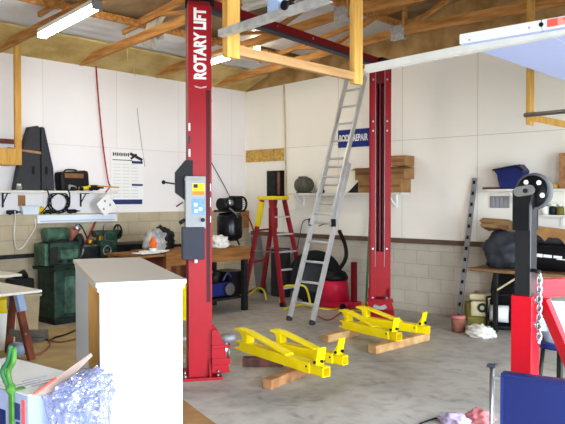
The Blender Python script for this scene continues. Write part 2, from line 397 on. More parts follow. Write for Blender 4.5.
# ------------------------------------------------------------------ two-post lift
TH = math.radians(35)
def channel(mb, z0, z1):
    P = [(-.15, -.11), (.15, -.11), (.15, .055), (.125, .055), (.125, .11), (.055, .11), (.055, .098), (.112, .098), (.112, .045), (.135, .045), (.135, -.095),
         (-.135, -.095), (-.135, .045), (-.112, .045), (-.112, .098), (-.055, .098), (-.055, .11), (-.125, .11), (-.125, .055), (-.15, .055)]
    return mb.prism(P, (0, 0, z0), (1, 0, 0), (0, 1, 0), z1 - z0)
def lift_column(label, loc, rz, car_z, pins=True):
    t = thing('lift_column', label, 'vehicle lift post', loc, rz, 'posts of the two-post vehicle lift')
    channel(MB(), .02, 3.50).build('post', 'red', t)
    w = MB().box((0, 0, .012), (.44, .40, .024), bev=.004)
    for s in (-1, 1):
        w.prism([(.14, 0), (.21, 0), (.14, .16)], (0, s * .09, .024), (s, 0, 0), (0, 0, 1), .012)
    bp_ = w.build('base_plate', 'red', t)
    for sx in (-1, 1):
        for sy in (-.15, .16):
            MB().cyl((sx * .185, sy, .024), (sx * .185, sy, .05), .018, n=6).cyl((sx * .185, sy, .05), (sx * .185, sy, .085), .009, n=8).build('anchor_bolt', 'steel', bp_)
    # guide rails, chain and cylinder inside the channel
    MB().cyl((0, -.02, .9), (0, -.02, 3.3), .03).build('hydraulic_cylinder', 'black', t)
    for s in (-1, 1):
        MB().box((s * .062, .105, 2.1), (.007, .02, 2.7)).build('guide_rail', 'grey_metal', t)
    MB().box((0, .03, 2.0), (.028, .02, 2.6)).build('lift_chain', 'dark_red', t)
    MB().box((0, -.01, 3.40), (.30, .20, .26), bev=.006).build('top_cap', 'dark_red', t)
    for s in (-1, 1):
        w = MB()
        for z in (2.75, 2.62, 3.32, 1.0, .32): w.cyl((s * .095, .10, z), (s * .095, .116, z), .013, n=10)
        w.build('bolt', 'steel', t)
    # carriage: plate in the slot and the arm bracket under it
    c = MB().box((0, .085, car_z - .30), (.108, .05, .62)).box((0, .19, .16), (.36, .18, .055), bev=.006).box((0, .19, .30), (.36, .18, .03), bev=.006)
    for s in (-1, 1): c.prism([(.0, .05), (.17, .05), (.11, .36), (.05, .46), (0, .46)], (s * .14 + .007, .105, 0), (0, 1, 0), (0, 0, 1), .014)
    c.build('carriage', 'red', t)
    if not pins:
        MB().prism([(-.20, .02), (.20, .02), (.20, .15), (.15, .32), (-.15, .32), (-.20, .15)], (0, .28, 0), (-1, 0, 0), (0, 0, 1), -.02).build('arm_housing', 'red', t)
        MB().prism([(-.10, .22), (-.07, .26), (0, .235), (.07, .26), (.10, .22), (.05, .19), (-.05, .19)], (0, .304, 0), (-1, 0, 0), (0, 0, 1), -.006).build('arm_stop', 'steel', t)
        return t
    for s in (1,):
        p = MB().cyl((s * .13, .24, .10), (s * .13, .24, .40), .024).build('arm_pin', 'steel' if s > 0 else 'dark_red', t)
        MB().lathe([(.02, -.03), (.065, -.03), (.075, 0), (.065, .03), (.02, .03)], (s * .13, .26, .375), (0, 0, 1), 20).build('restraint_gear', 'grey_metal', p)
    MB().prism([(-.05, .0), (.05, 0), (.03, .05), (0, .03), (-.03, .05)], (0, .286, .20), (-1, 0, 0), (0, 0, 1), -.006).build('arm_stop', 'steel', t)
    return t
CL = V(4.02, -4.55, 0); CR = V(3.63, -.93, 0)
tl = lift_column('red steel lift post on the left with white lettering and a grey control box', CL, -TH, .62)
tr = lift_column('red steel lift post by the back wall with its open slot facing the room', CR, PI + TH, .95, False)
# left post: smooth upper cover with the lettering, decals, power unit
MB().box((.152, -.008, 3.10), (.012, .206, .78)).build('upper_cover', 'red', tl)
Mx = frame((.160, .005, 3.13), (0, 0, 1), (0, -1, 0))
lettering('ROTARY LIFT', 'lettering', 'white_paper', tl, Mx, .15, .66, bold=.007)
MB().prism([(-.06, 0), (-.05, .022), (0, .034), (.05, .022), (.06, 0), (.05, .008), (0, .018), (-.05, .008)], (.158, .005, 2.75), (0, 1, 0), (0, 0, -1), .003).build('emblem', 'white_paper', tl)
for k, (z, hh) in enumerate(((1.92, .07), (1.78, .09), (1.62, .06))):
    MB().box((.127, .082, z - .12), (.003, .04, hh)).build('sticker', 'white_paper', tl)
for z in (2.12, 2.24, 2.36):
    MB().box((.152, -.10, z), (.006, .016, .07)).build('sticker', 'print_dark' if z == 2.24 else 'white_paper', tl)
pu = MB().box((.21, -.055, 1.66), (.12, .185, .48), bev=.008).build('control_box', 'box_grey', tl)
MB().box((.272, -.03, 1.80), (.003, .11, .07)).build('warning_label', 'print_yellow', pu)
MB().box((.2735, -.055, 1.81), (.002, .04, .035)).build('warning_label', 'print_dark', pu)
MB().box((.272, -.03, 1.745), (.003, .11, .035)).build('warning_label', 'print_orange', pu)
MB().box((.272, -.03, 1.62), (.003, .12, .15)).build('pictogram_label', 'print_blue', pu)
MB().box((.272, -.075, 1.87), (.003, .16, .02)).build('pictogram_label', 'print_grey', pu)
MB().box((.2735, -.055, 1.64), (.002, .03, .03)).box((.2735, -.01, 1.60), (.002, .03, .03)).box((.2735, -.05, 1.58), (.002, .03, .03)).build('pictogram_label', 'white_paper', pu)
MB().cyl((.26, .01, 1.50), (.30, .01, 1.50), .018).build('knob', 'black', pu)
MB().cyl((.24, -.15, 1.50), (.25, -.20, 1.47), .018).build('knob', 'black', pu)
MB().box((.21, -.075, 1.285), (.13, .205, .30), bev=.006).build('oil_tank', 'slate', tl)
MB().cyl((.21, -.05, 1.135), (.21, -.05, 1.10), .016).build('drain_plug', 'white_paper', tl)
MB().box((.128, .068, 1.72), (.010, .052, 2.0)).build('shade_strip', 'shade_red', tl)  # shade of the post's recess, painted as a dark red strip
mo = MB().prism([(-.07, .0), (-.16, .07), (-.16, .26), (-.07, .37), (0, .37), (0, 0)], (.05, -.07, 1.68), (0, 1, 0), (0, 0, 1), .12).build('motor_cowl', 'black', tl)
MB().cyl((.10, -.22, 1.83), (.10, -.32, 1.845), .007).cyl((.10, -.22, 1.62), (.12, -.16, 1.66), .006).build('release_lever', 'black', mo)
MB().lathe([(0, -.02), (.014, -.014), (.02, 0), (.014, .014), (0, .02)], (.10, -.335, 1.847), n=12).build('lever_knob', 'black', mo)
tag_ = None
# overhead beam between the two posts
d = (CR - CL); d.z = 0; L = d.length; rz = math.atan2(d.y, d.x)
t = thing('lift_crossbeam', 'dark red steel overhead beam joining the tops of the two lift posts', 'crossbeam', (CL.x, CL.y, 3.50), rz)
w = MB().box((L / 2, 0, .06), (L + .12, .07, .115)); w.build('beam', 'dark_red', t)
MB().box((L / 2, -.045, -.005), (L - .1, .10, .022)).build('hose_tray', 'slate', t)
for x in (.02, L - .02): MB().box((x, 0, .06), (.20, .20, .12), bev=.01).build('end_bracket', 'black', t)
for x in (1.2, 1.9): MB().cyl((x, -.04, .07), (x, -.05, .07), .012, n=8).build('bolt', 'steel', t)
# ------------------------------------------------------------------ ceiling lamps
def tube_lamp(label, p0, p1, ceil):
    t = thing('fluorescent_light', label, 'fluorescent light', p0, 0, 'fluorescent tube lights under the trusses')
    p0 = Vector(p0); d = Vector(p1) - p0; u = d.normalized(); s = u.cross(V(0, 0, 1)).normalized()
    MB().bar(V(0, 0, .05), d + V(0, 0, .05), .12, .05, bev=.004).build('housing', 'white_paint', t)
    for k in (-1, 1):
        MB().cyl(s * .036 * k + u * .03, d + s * .036 * k - u * .03, .019, n=14).build('tube', 'tube_glow', t)
    for e in (V(0, 0, 0), d): MB().box(e + V(0, 0, .02), (.02, .12, .10)).build('end_cap', 'grey_metal', t)
    w = MB()
    for k in (.15, .85):
        q = d * k; w.cyl(q + V(0, 0, .07), q + V(0, 0, ceil), .004, n=6)
    w.build('hanger', 'grey_metal', t)
a = at(42, 36, y=-4.70); c = at(97, 7, y=-4.70)
tube_lamp('bright twin-tube light hung under the brown beam at upper left', a, c, .16)
a = at(203, 65, y=-2.2); c = at(240, 54, y=-2.2)
tube_lamp('lit tube light partly behind the upper end of the lettered red post', a, c, .30)
p = at(257, 48, y=-1.4)
t = thing('bulb_lamp', 'small lit bulb hanging above the yellow crosspiece', 'light bulb', p)
MB().lathe([(0, -.06), (.04, -.045), (.055, -.01), (.04, .03), (.02, .05), (0, .055)], n=16).build('bulb', 'bulb_glow', t)
MB().cyl((0, 0, .045), (0, 0, .10), .025).build('socket', 'cream', t)
MB().cyl((0, 0, .1), (0, 0, ROOF(p.x) - p.z + .07), .005, n=6).build('cord', 'cable_black', t)
# ------------------------------------------------------------------ garage door tracks on timber hangers
XH = 6.42
t = thing('track_hanger', 'yellow pine U-shaped hanger holding the ends of two door tracks', 'track hanger', (XH, -5.3, 2.42))
MB().box((0, -1.08, .85), (.04, .088, 1.7), bev=.003).build('post', 'pine', t)
MB().box((0, 0, .85), (.04, .088, 1.7), bev=.003).build('post', 'pine', t)
MB().box((.0, -.54, .045), (.04, 1.0, .05), bev=.003).build('crosspiece', 'cross_pine', t)
MB().bar((.03, -.02, .55), (.55, -.02, 1.6), .04, .088).build('brace', 'pine', t)
a = at(530, 125, z=2.38)
t = thing('track_hanger', 'yellow pine post and arm holding the farther track of the raised white door', 'track hanger', (a.x, a.y, 2.38))
MB().box((0, 0, .85), (.04, .10, 1.7), bev=.003).build('post', 'pine', t)
MB().bar((.0, -.03, .07), (.62, -.05, -.10), .035, .06).build('brace', 'pine', t)
P3 = a
def track(label, p0, p1, m, kind=0):
    p0 = Vector(p0); p1 = Vector(p1)
    t = thing('door_track', label, 'garage door track', p0, 0, 'overhead door tracks')
    if kind == 0:   # C channel
        P = [(-.022, -.022), (.022, -.022), (.022, -.017), (-.017, -.017), (-.017, .017), (.022, .017), (.022, .022), (-.022, .022)]
    else:           # angle seen from below
        P = [(-.02, -.016), (.02, -.016), (.02, -.012), (-.016, -.012), (-.016, .018), (-.02, .018)]
    d = p1 - p0; L = d.length; d.normalize(); up = V(0, 0, 1) - d * d.z
    (MB().cyl((0, 0, 0), d * L, .02) if kind == 2 else MB().prism(P, (0, 0, 0), V(0, 1, 0), up, L)).build('rail', m, t)
    return t, d
TRK = at(221, 34, y=-6.492)
t1, d1 = track('shiny galvanised angle track at top centre, screwed to the nearer pine post', TRK, at(330, -2, y=-6.492), 'galvanised', kind=1)
q = d1 * .36
MB().box(q + V(0, .02, .05), (.07, .06, .09), bev=.006).build('roller_bracket', 'bluegrey', t1)
MB().cyl(q + V(.09, .03, .03), q + V(.09, -.03, .03), .022).build('roller', 'black', t1)
t2, d2 = track('white painted track running right from the foot of the second pine post', at(367, 69, y=-5.405), at(590, 25, y=-5.405), 'track_white')
t3, d3 = track('grey tube track at far right on the arm of the pine post', V(P3.x - .02, P3.y - .085, 2.465), V(9.6, P3.y - .085, 2.50), 'steel', kind=2)
# raised sectional door lying between its tracks
t = thing('garage_door', 'white sectional overhead door raised flat between its tracks at upper right', 'garage door', (7.22, -5.46, 2.50))
x = 0
for k in range(5):
    wd = .44
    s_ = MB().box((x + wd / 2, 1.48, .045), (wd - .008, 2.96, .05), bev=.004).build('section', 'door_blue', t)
    MB().box((x + wd / 2, -.004, .048), (wd - .006, .012, .05)).build('end_stile', 'door_white', s_)
    MB().box((x + .06, -.012, .035), (.009, .004, .009)).box((x + wd - .06, -.012, .045), (.009, .004, .009)).build('rivet', 'print_grey', s_)
    if k: MB().cyl((x, -.016, .05), (x, .012, .05), .011, n=10).build('hinge', 'black', t)
    x += wd
MB().box((.44 + .17, -.0115, .05), (.28, .003, .036)).build('warning_label', 'print_pink', t)
MB().box((.44 + .055, -.0135, .05), (.05, .003, .036)).box((.44 + .20, -.0135, .058), (.19, .003, .012)).box((.44 + .18, -.0135, .042), (.13, .003, .009)).build('warning_print', 'print_red', t)
# bits hanging in the roof
p = at(243, 8, z=3.72); c = at(305, -10, z=3.72)
for k in range(4):
    o = MB().cyl(p + V(0, .06 * (k % 2), .06 * (k // 2)), c + V(.0, .06 * (k % 2), .06 * (k // 2)), .026, n=12).build('pipe', 'white_paint')
    tag(o, 'white pipe of the four-pipe bundle hung under the roof at top centre', 'pipe', 'white pipes in the roof')
t = tag(MB().build('plastic_sheet', 'plastic_film'), 'torn scrap of clear plastic sheet hanging from a beam left of the lettered post', 'plastic sheet')
bm = bmesh.new()
for (px, py, w0, ln, sd) in ((147, 2, .16, .30, 1), (154, 0, .12, .40, 2), (160, 14, .20, .30, 3), (156, 20, .10, .26, 4)):
    base = at(px, py, y=-3.36 + .01 * sd); base.z = min(base.z, ROOF(base.x) - .02); rows = []
    for i in range(7):
        r_ = []
        for j in range(9):
            u = i / 6 - .5; v = j / 8
            r_.append(bm.verts.new(base + V(w0 * u * (1 - .6 * v) + .05 * math.sin(j * .6 + sd), .025 * math.sin(i * 1.9 + sd + j * .4), -ln * v * (1 + .25 * noise.noise(V(i * .9, sd, 0))))))
        rows.append(r_)
    for i in range(6):
        for j in range(8):
            f = bm.faces.new((rows[i][j], rows[i + 1][j], rows[i + 1][j + 1], rows[i][j + 1])); f.smooth = True
bm.to_mesh(t.data); bm.free()
md = t.modifiers.new('solid', 'SOLIDIFY'); md.thickness = .003
for (px, y0, y1, yy) in ((124, 4, 62, -3.374), (131, 40, 76, -2.8)):
    a = at(px, y0, y=yy); c = at(px + 4, y1, y=yy)
    o = MB().tube([V(a.x, a.y, ROOF(a.x) + .06 if yy == -2.8 else a.z + .2), (a + c) / 2 + V(.01, 0, 0), c], .005, n=6).build('string', 'cable_cream')
    tag(o, 'thin pale string dangling under the third truss' if px == 124 else 'thin pale string hanging lower down near the wall below the third truss', 'string')
# ------------------------------------------------------------------ left wall: shelf and what lies on it
zs = 1.80
t = thing('wall_shelf', 'long pale wall shelf holding the dark tapered panels and the black bag', 'shelf', (0, 0, zs))
ya, yb = at(-25, 190, x=.2).y, at(115, 190, x=.2).y
MB().box((.14, (ya + yb) / 2, -.016), (.28, yb - ya, .032), bev=.003).build('board', 'white_top', t)
for px in (3, 81):
    y = at(px, 195, x=.02).y
    MB().box((.010, y, -.13), (.014, .022, .20)).bar((.02, y, -.17), (.15, y, -.04), .012, .012).box((.12, y, -.038), (.22, .02, .010)).build('bracket', 'lathe_dark', t)
# tapered charcoal panels
q0 = at(14, 188, x=.10); k = 1 / 72.0
def tp(px, py): return ((px - 39) * k / .675 * .72, (188 - py) / 72.0)
yc = at(39, 188, x=.12).y
t = thing('tapered_panel', 'pair of tall dark grey tapered panels with slots, leaning on the left wall shelf', 'panel', (.13, yc, zs))
def Y(px): return at(px, 160, x=.13).y - yc
for nm, pl, m in (('panel', [(13, 188), (38, 188), (38, 126), (36, 124), (28, 126), (20, 152)], 'charcoal'), ('panel', [(39.5, 188), (51, 188), (50, 165), (46, 146), (41.5, 125), (39.5, 125)], 'charcoal')):
    P = [(Y(a), (188.5 - b) / 72.0) for a, b in pl]
    MB().prism(P, (-.06, 0, 0), (0, 1, 0), (0, 0, 1), .12).build(nm, m, t, bev=.006)
for px in (31, 44):
    MB().box((.062, Y(px), .28), (.004, .04, .11)).build('slot', 'black', t)
MB().box((.0, Y(38.8), .42), (.08, .012, .80)).build('spine', 'black', t)
MB().prism([(Y(41.6), .875), (Y(50.2), .32), (Y(51.2), .0), (Y(51.6), 0), (Y(50.8), .32), (Y(42.2), .875)], (-.055, 0, 0), (0, 1, 0), (0, 0, 1), .121).build('edge_trim', 'purple_metal', t)
# black bag with tan top
p = at(72, 187, x=.16)
t = thing('tool_bag', 'black tool bag with a tan zip flap and handle on the left wall shelf', 'bag', (.16, p.y, zs))
MB().box((0, 0, .145), (.20, .46, .28), bev=.05, rot=Matrix.Rotation(.08, 3, 'X')).build('body', 'bag', t)
MB().box((.085, -.02, .215), (.04, .30, .07), bev=.015).build('flap', 'cardboard_dark', t)
MB().tube([(.0, -.13, .26), (0, -.09, .30), (0, .06, .30), (0, .10, .26)], .012, sub=4).build('handle', 'bag', t)
def on_shelf(name, label, cat, px, r, m, z=zs, x=.2, amp=.15, seed=1, group=None):
    p = at(px, 187, x=x)
    o = MB().blob((x, p.y, z + r[2] * .8), r, amp, 2.5, seed, 3, flat=.8 * r[2]).build(name, m); return tag(o, label, cat, group)
def gun(px, m, label, z=zs, x=.22, s=1.0, rz=0):
    p = at(px, 187, x=x)
    t = thing('power_tool', label, 'power tool', (x, p.y, z), rz)
    MB().lathe([(.018 * s, -.10 * s), (.034 * s, -.09 * s), (.036 * s, .06 * s), (.02 * s, .10 * s)], (0, 0, .045 * s), (0, 1, 0), 14).build('body', m, t)
    MB().cyl((0, .10 * s, .045 * s), (0, .16 * s, .045 * s), .012 * s, n=10).build('chuck', 'lathe_dark', t)
    MB().bar((.0, -.05 * s, .03 * s), (.11 * s, -.09 * s, .022 * s), .036 * s, .044 * s, bev=.006).build('grip', 'rubber', t)
gun(84, 'safety_yellow', 'yellow power tool lying in front of the black bag', s=1.2)
gun(93, 'rubber', 'dark power tool lying right of the yellow one on the shelf', s=1.1)
gun(74, 'grey_metal', 'grey power tool lying under the middle of the black bag', s=1.2, rz=.2)
p = at(19, 186, x=.24)
t = thing('jar', 'small pale knob-topped jar at the foot of the dark tapered panels', 'jar', (.24, p.y, zs))
MB().lathe([(.0, 0), (.035, 0), (.04, .04), (.03, .06)], n=14).build('body', 'grey_metal', t); MB().cyl((0, 0, .06), (0, 0, .09), .028, n=14).build('lid', 'white_paint', t)
o = MB().bar(at(97, 187, x=.24) + V(0, 0, .015), at(116, 189, x=.30) + V(0, .05, .025), .03, .02).build('stick', 'pine'); tag(o, 'thin wooden stick lying over the right end of the left wall shelf', 'stick')
# ledge on top of the block wall and its clutter
zl = 1.47
p = at(30, 207, x=.06)
t = thing('plastic_bin', 'white plastic bin on the ledge below the left wall shelf', 'bin', (.045, p.y, zl))
MB().prism([(-.11, 0), (.11, 0), (.13, .11), (-.13, .11)], (.045, 0, 0), (0, 1, 0), (0, 0, 1), -.09).build('body', 'white_gloss', t, bev=.005)
MB().box((0, 0, .115), (.10, .28, .012), bev=.004).build('lid', 'white_gloss', t)
p = at(41, 208, x=.06); o = MB().blob((.04, p.y, zl + .05), (.05, .07, .062), .2, 3, 3, 3, flat=.05).build('work_glove', 'safety_yellow'); tag(o, 'yellow work glove heaped on the ledge right of the white bin', 'glove')
p = at(60, 200, x=.08)
o = MB(); pts = []
for i in range(64):
    a = i / 64 * 2 * PI * 4; r = .15 + .02 * math.sin(i * .9)
    pts.append((.05 + .012 * math.sin(i * .5), p.y + r * math.cos(a), zl + .165 + r * .95 * math.sin(a)))
tag(o.tube(pts, .009, n=6).build('extension_cable', 'cable_black'), 'coiled black extension cord standing on the ledge below the tapered panels', 'cord')
for px, lab in ((47, 'dark cord hanging from the shelf edge left of the black coil'), (68, 'dark cord hanging from the shelf edge right of the black coil')):
    a = at(px, 186, x=.28); a.z = zs + .006
    o = MB().tube([V(.20, a.y, zs + .008), V(.285, a.y, zs + .004), V(.292, a.y + .02, zs - .08), V(.24, a.y + .03, zs - .2), V(.10, a.y, zl + .012)], .009, n=6, sub=4).build('power_cable', 'cable_black')
    tag(o, lab, 'cord')
p = at(53, 210, x=.08)
gun(12, 'lathe_dark', 'small dark tool at the left end of the ledge', z=zl, x=.05, s=.8); gun(46, 'lathe_dark', 'dark drill on the ledge between the glove and the black coil', z=zl, x=.05, s=.8)
gun(52, 'lathe_dark', 'dark drill at the foot of the black coil', z=zl, x=.055, s=.7); gun(72, 'black', 'black tool at the right end of the ledge under the bag', z=zl, x=.05, s=.8)
p = at(22, 197, x=.02)
tag(MB().box((.01, p.y, 1.66), (.02, .10, .15), bev=.003).build('switch_box', 'cardboard'), 'small brown switch box on the left wall under the shelf', 'switch box')
# white lamp housing on the block wall and its cord
a, c = at(36, 217, x=.14), at(115, 217, x=.14)
t = thing('shop_light', 'white unlit tube-lamp housing mounted on the left block wall above the green lathe', 'light', (.10, (a.y + c.y) / 2, 1.405))
MB().prism([(0, -.055), (.09, -.055), (.07, .05), (0, .05)], (0, -(c.y - a.y) / 2, 0), (1, 0, 0), (0, 0, 1), -(c.y - a.y)).build('housing', 'white_gloss', t)
MB().box((.094, 0, -.03), (.004, c.y - a.y - .06, .008)).build('seam', 'print_grey', t)
for s in (-1, 1): MB().box((.045, s * (c.y - a.y) / 2, 0), (.10, .012, .115)).build('end_cap', 'white_paint', t)
pp = [at(35, 219, x=.14), at(35, 228, x=.13), at(29, 238, x=.13), at(22, 248, x=.13), at(16, 248, x=.13), at(14, 236, x=.13), at(15, 220, x=.13), at(15, 211, x=.10)]
tag(MB().tube(pp, .010, n=6, sub=5).build('power_cable', 'cable_white'), 'white cord drooping in a loop below the left end of the white lamp housing', 'cord')
# poster, tilted card, red air line
a, c = at(110.5, 149, x=.006), at(143.5, 205.5, x=.006)
H = a.z - c.z; W = c.y - a.y
t = thing('wall_calendar', 'tall white wall calendar with dark heading and navy bars on the left wall', 'calendar', (.004, a.y, c.z))
MB().box((.004, W / 2, H / 2), (.008, W, H)).build('sheet', 'white_paper', t)
MB().box((.009, W / 2, .06), (.003, W * .90, .075)).build('footer_bar', 'print_navy', t)
MB().box((.009, W * .8, H * .785), (.003, W * .34, .04)).build('navy_bar', 'print_navy', t)
MB().box((.009, W * .8, H * .375), (.003, W * .34, .03)).build('navy_bar', 'print_navy', t)
MB().box((.009, W * .35, H * .815), (.003, W * .6, .012)).build('rule', 'print_dark', t)
w = MB()
for r in range(11):
    for k in range(3): w.box((.0085, W * (.18 + .27 * k), H * (.74 - .058 * r)), (.002, W * .22, .016))
w.build('date_rows', 'print_grey', t) if False else w.build('date_rows', 'paper_grid', t)
w = MB()
for k in range(9): w.box((.009, W * (.08 + .056 * k), H * .915), (.003, W * .036, .055 - .012 * (k % 2)))
w.build('heading', 'print_dark', t)
w = MB().bar((.010, W * .58, H * .94), (.010, W * .96, H * .83), .006, .045, up=(0, 1, 1)).bar((.010, W * .6, H * .845), (.010, W * .78, H * .93), .006, .035, up=(0, 1, -1))
w.build('emblem', 'print_dark', t)
p = at(106.5, 205, x=.27)
t = thing('paper_card', 'square white card hanging tilted like a diamond from the shelf end', 'card', (.27, p.y, p.z))
MB().box((0, 0, 0), (.006, .25, .235), rot=Matrix.Rotation(math.radians(38), 3, 'X')).build('card', 'white_paper', t)
w = MB()
for yy, zz in ((-.03, .06), (.06, .0), (-.05, -.06)): w.box((.004, yy, zz), (.003, .03, .035))
w.build('print', 'print_grey', t)
MB().tube([(0, -.02, .16), (.0, -.01, zs - p.z - .014)], .003, n=5).build('string', 'cable_black', t)
pp = [at(96, 66, x=.03), at(99, 105, x=.03), at(103, 145, x=.04), at(108, 180, x=.05), at(110, 186, x=.1), at(106, 192, x=.29)]
tag(MB().tube(pp, .011, n=8, sub=5).build('air_hose', 'cable_red'), 'red air hose hanging down the left wall to the shelf end', 'hose')
pp = [at(137, 108, x=.01), at(141, 140, x=.01), at(145, 167, x=.01)]
tag(MB().tube(pp, .004, n=6, sub=5).build('wall_wire', 'print_grey'), 'thin grey wire hanging on the left wall beside the calendar', 'wire')
# ------------------------------------------------------------------ lumber rack hanging at far left
p = at(16, 100, y=-4.58); xq = p.x
t = thing('lumber_rack', 'yellow pine hanging rack with a chipboard side at the far left', 'rack', (xq, -4.58, 0))
zb = at(16, 165, y=-4.58).z; zt = 3.80
MB().box((0, .02, (zb + zt) / 2), (.04, .088, zt - zb), bev=.003).build('post', 'pine', t)
MB().box((.03, -.34, zb + .105), (.02, .78, .21)).build('side_board', 'pine', t)
MB().box((-.20, -.30, zb + .02), (.4, .7, .04)).build('bottom_board', 'osb', t)
yl = at(0, 138, x=xq).y
for nm, lab, dz, w_, h_, x_, m, y1 in (('plank', 'dark plank lying highest on the hanging lumber rack', .36, .16, .05, -.1, 'horse_wood', .05), ('plank', 'white board lying on the hanging lumber rack under the dark plank', .28, .14, .03, -.18, 'white_paint', -.10)):
    o = MB().box((xq + x_, -5.05 + y1 / 2, zb + dz - .05), (w_, 1.0 + y1, h_)).build(nm, m); tag(o, lab, 'plank')
o = MB().box((xq - .22, -4.80, zb + .13), (.30, .5, .18)).build('lumber_offcut', 'rough_plank'); tag(o, 'stubby brown timber offcut stacked in the hanging lumber rack', 'timber')
a = at(19, 148, y=-4.53); c = at(41, 153, y=-4.30)
tag(MB().bar(a + V(-.2, -.25, .02), c, .035, .03).build('wood_stick', 'block_wood'), 'thin brown stick poking out of the hanging rack across the dark panels', 'stick')
# ------------------------------------------------------------------ lathe
y0 = at(54, 300, x=.62).y
t = thing('lathe', 'green metal lathe on a cabinet pedestal against the left block wall', 'lathe', (.14, y0, 0))
def yy(px, x=.62): return at(px, 260, x=x).y - y0
MB().box((.26, .36, .37), (.46, .72, .74), bev=.02).build('pedestal', 'lathe_green', t)
dr = MB().box((.494, .40, .38), (.012, .50, .50), bev=.006).build('louvre_door', 'lathe_pale', t)
for k in range(9): MB().box((.502, .44, .20 + .045 * k), (.008, .30, .014)).build('louvre', 'rust', dr)
MB().box((.28, .36, .04), (.52, .78, .08), bev=.01).build('plinth', 'lathe_dark', t)
MB().prism([(.0, .76), (.56, .76), (.53, .72), (.03, .72)], (0, -.06, 0), (1, 0, 0), (0, 0, 1), -2.15).build('chip_tray', 'lathe_green', t)
MB().box((.25, 1.82, .36), (.34, .34, .72), bev=.02).build('tail_pedestal', 'lathe_green', t)
h = MB().box((.25, .20, .93), (.38, .46, .33), bev=.05).build('headstock', 'lathe_green', t)
MB().box((.25, -.055, .93), (.30, .06, .30), bev=.02).build('gear_cover', 'lathe_pale', h)
MB().box((.446, .25, .93), (.012, .26, .12), bev=.005).build('speed_plate', 'lathe_pale', h)
MB().box((.452, .02, .93), (.008, .12, .22), bev=.003).build('front_cover', 'lathe_dark', h)
MB().box((.30, .20, 1.095), (.26, .40, .02)).build('belt_guard', 'lathe_dark', h)
MB().tube([(.46, .36, .86), (.54, .38, .90), (.56, .40, 1.0)], .012, sub=3).build('feed_lever', 'steel', h)
MB().box((.40, .24, .78), (.20, .50, .05)).build('saddle_base', 'lathe_dark', h)
for k in range(3): MB().cyl((.44, .12 + .12 * k, .84), (.50, .12 + .12 * k, .84), .018, n=12).build('shift_knob', 'lathe_dark', h)
mt = MB().cyl((.20, .02, 1.19), (.20, .34, 1.19), .10, n=24).build('motor', 'lathe_pale', t)
MB().box((.20, .18, 1.10), (.16, .24, .06)).build('motor_mount', 'lathe_dark', mt)
MB().lathe([(.02, -.04), (.09, -.04), (.095, 0), (.06, .03), (.05, .10), (.02, .10)], (.24, .40, 1.19), (0, 1, 0), 20).build('pulley', 'rust', mt)
MB().lathe([(.05, 0), (.12, .01), (.12, .09), (.04, .10), (.03, .14)], (.25, .44, 1.08), (0, 1, 0), 24).build('chuck', 'lathe_dark', t)
MB().box((.25, 1.20, .90), (.22, 1.55, .22), bev=.008).build('bed', 'lathe_dark', t)
for s in (-1, 1): MB().box((.25 + s * .07, 1.20, 1.02), (.03, 1.5, .025)).build('bed_way', 'steel', t)
c = MB().box((.26, .88, 1.05), (.34, .24, .07), bev=.01).box((.43, .88, .95), (.05, .26, .18), bev=.01).build('carriage', 'lathe_green', t)
MB().ring((.49, .82, .95), (1, 0, 0), .07, .055, .015).cyl((.45, .82, .95), (.50, .82, .95), .012).build('handwheel', 'steel', c)
MB().box((.26, .86, 1.12), (.10, .10, .07), bev=.008).cyl((.26, .86, 1.15), (.26, .86, 1.21), .012).build('tool_post', 'brass', c)
MB().lathe([(.01, 0), (.05, .01), (.055, .05), (.02, .10)], (.30, .62, 1.10), (.3, .5, -.6), 16).build('lamp_head', 'brass', t)
MB().tube([(.14, .52, .95), (.14, .54, 1.28), (.2, .58, 1.30), (.3, .62, 1.12)], .01, sub=4).build('lamp_arm', 'lathe_dark', t)
MB().lathe([(.01, -.05), (.05, -.03), (.055, .02), (.02, .06)], (.22, .50, 1.27), (0, 0, 1), 16).build('oil_cup', 'steel', t)
w = MB().box((.25, yy(117), 1.11), (.16, .24, .16), bev=.03).cyl((.25, yy(117) - .24, 1.18), (.25, yy(117) + .2, 1.18), .05)
ts = w.build('tailstock', 'lathe_green', t)
ya_ = yy(127)
MB().ring((.25, ya_, 1.20), (0, 1, 0), .11, .09, .02).cyl((.25, ya_ - .07, 1.20), (.25, ya_ + .02, 1.20), .02).bar((.16, ya_, 1.20), (.34, ya_, 1.20), .012, .012).bar((.25, ya_, 1.11), (.25, ya_, 1.29), .012, .012, up=(1, 0, 0)).build('handwheel', 'lathe_dark', ts)
MB().tube([(.25, yy(113), 1.18), (.28, yy(112), 1.30), (.30, yy(116), 1.33)], .012, sub=4).build('clamp_lever', 'steel', ts)
a = at(94, 222, x=.15); o = MB().bar(at(85, 244, x=.15), at(96, 221, x=.12), .018, .018).build('metal_rod', 'cable_red'); tag(o, 'thin red rod leaning on the block wall behind the lathe chuck', 'rod')
def heap(name, label, cat, c, r, m, amp=.3, seed=1, freq=2.5, flat=.6, sub=4, group=None, rz=0):
    o = MB().blob(c + V(0, 0, r[2] * flat), r, amp, freq, seed, sub, flat=r[2] * flat, rz=rz).build(name, m); return tag(o, label, cat, group)
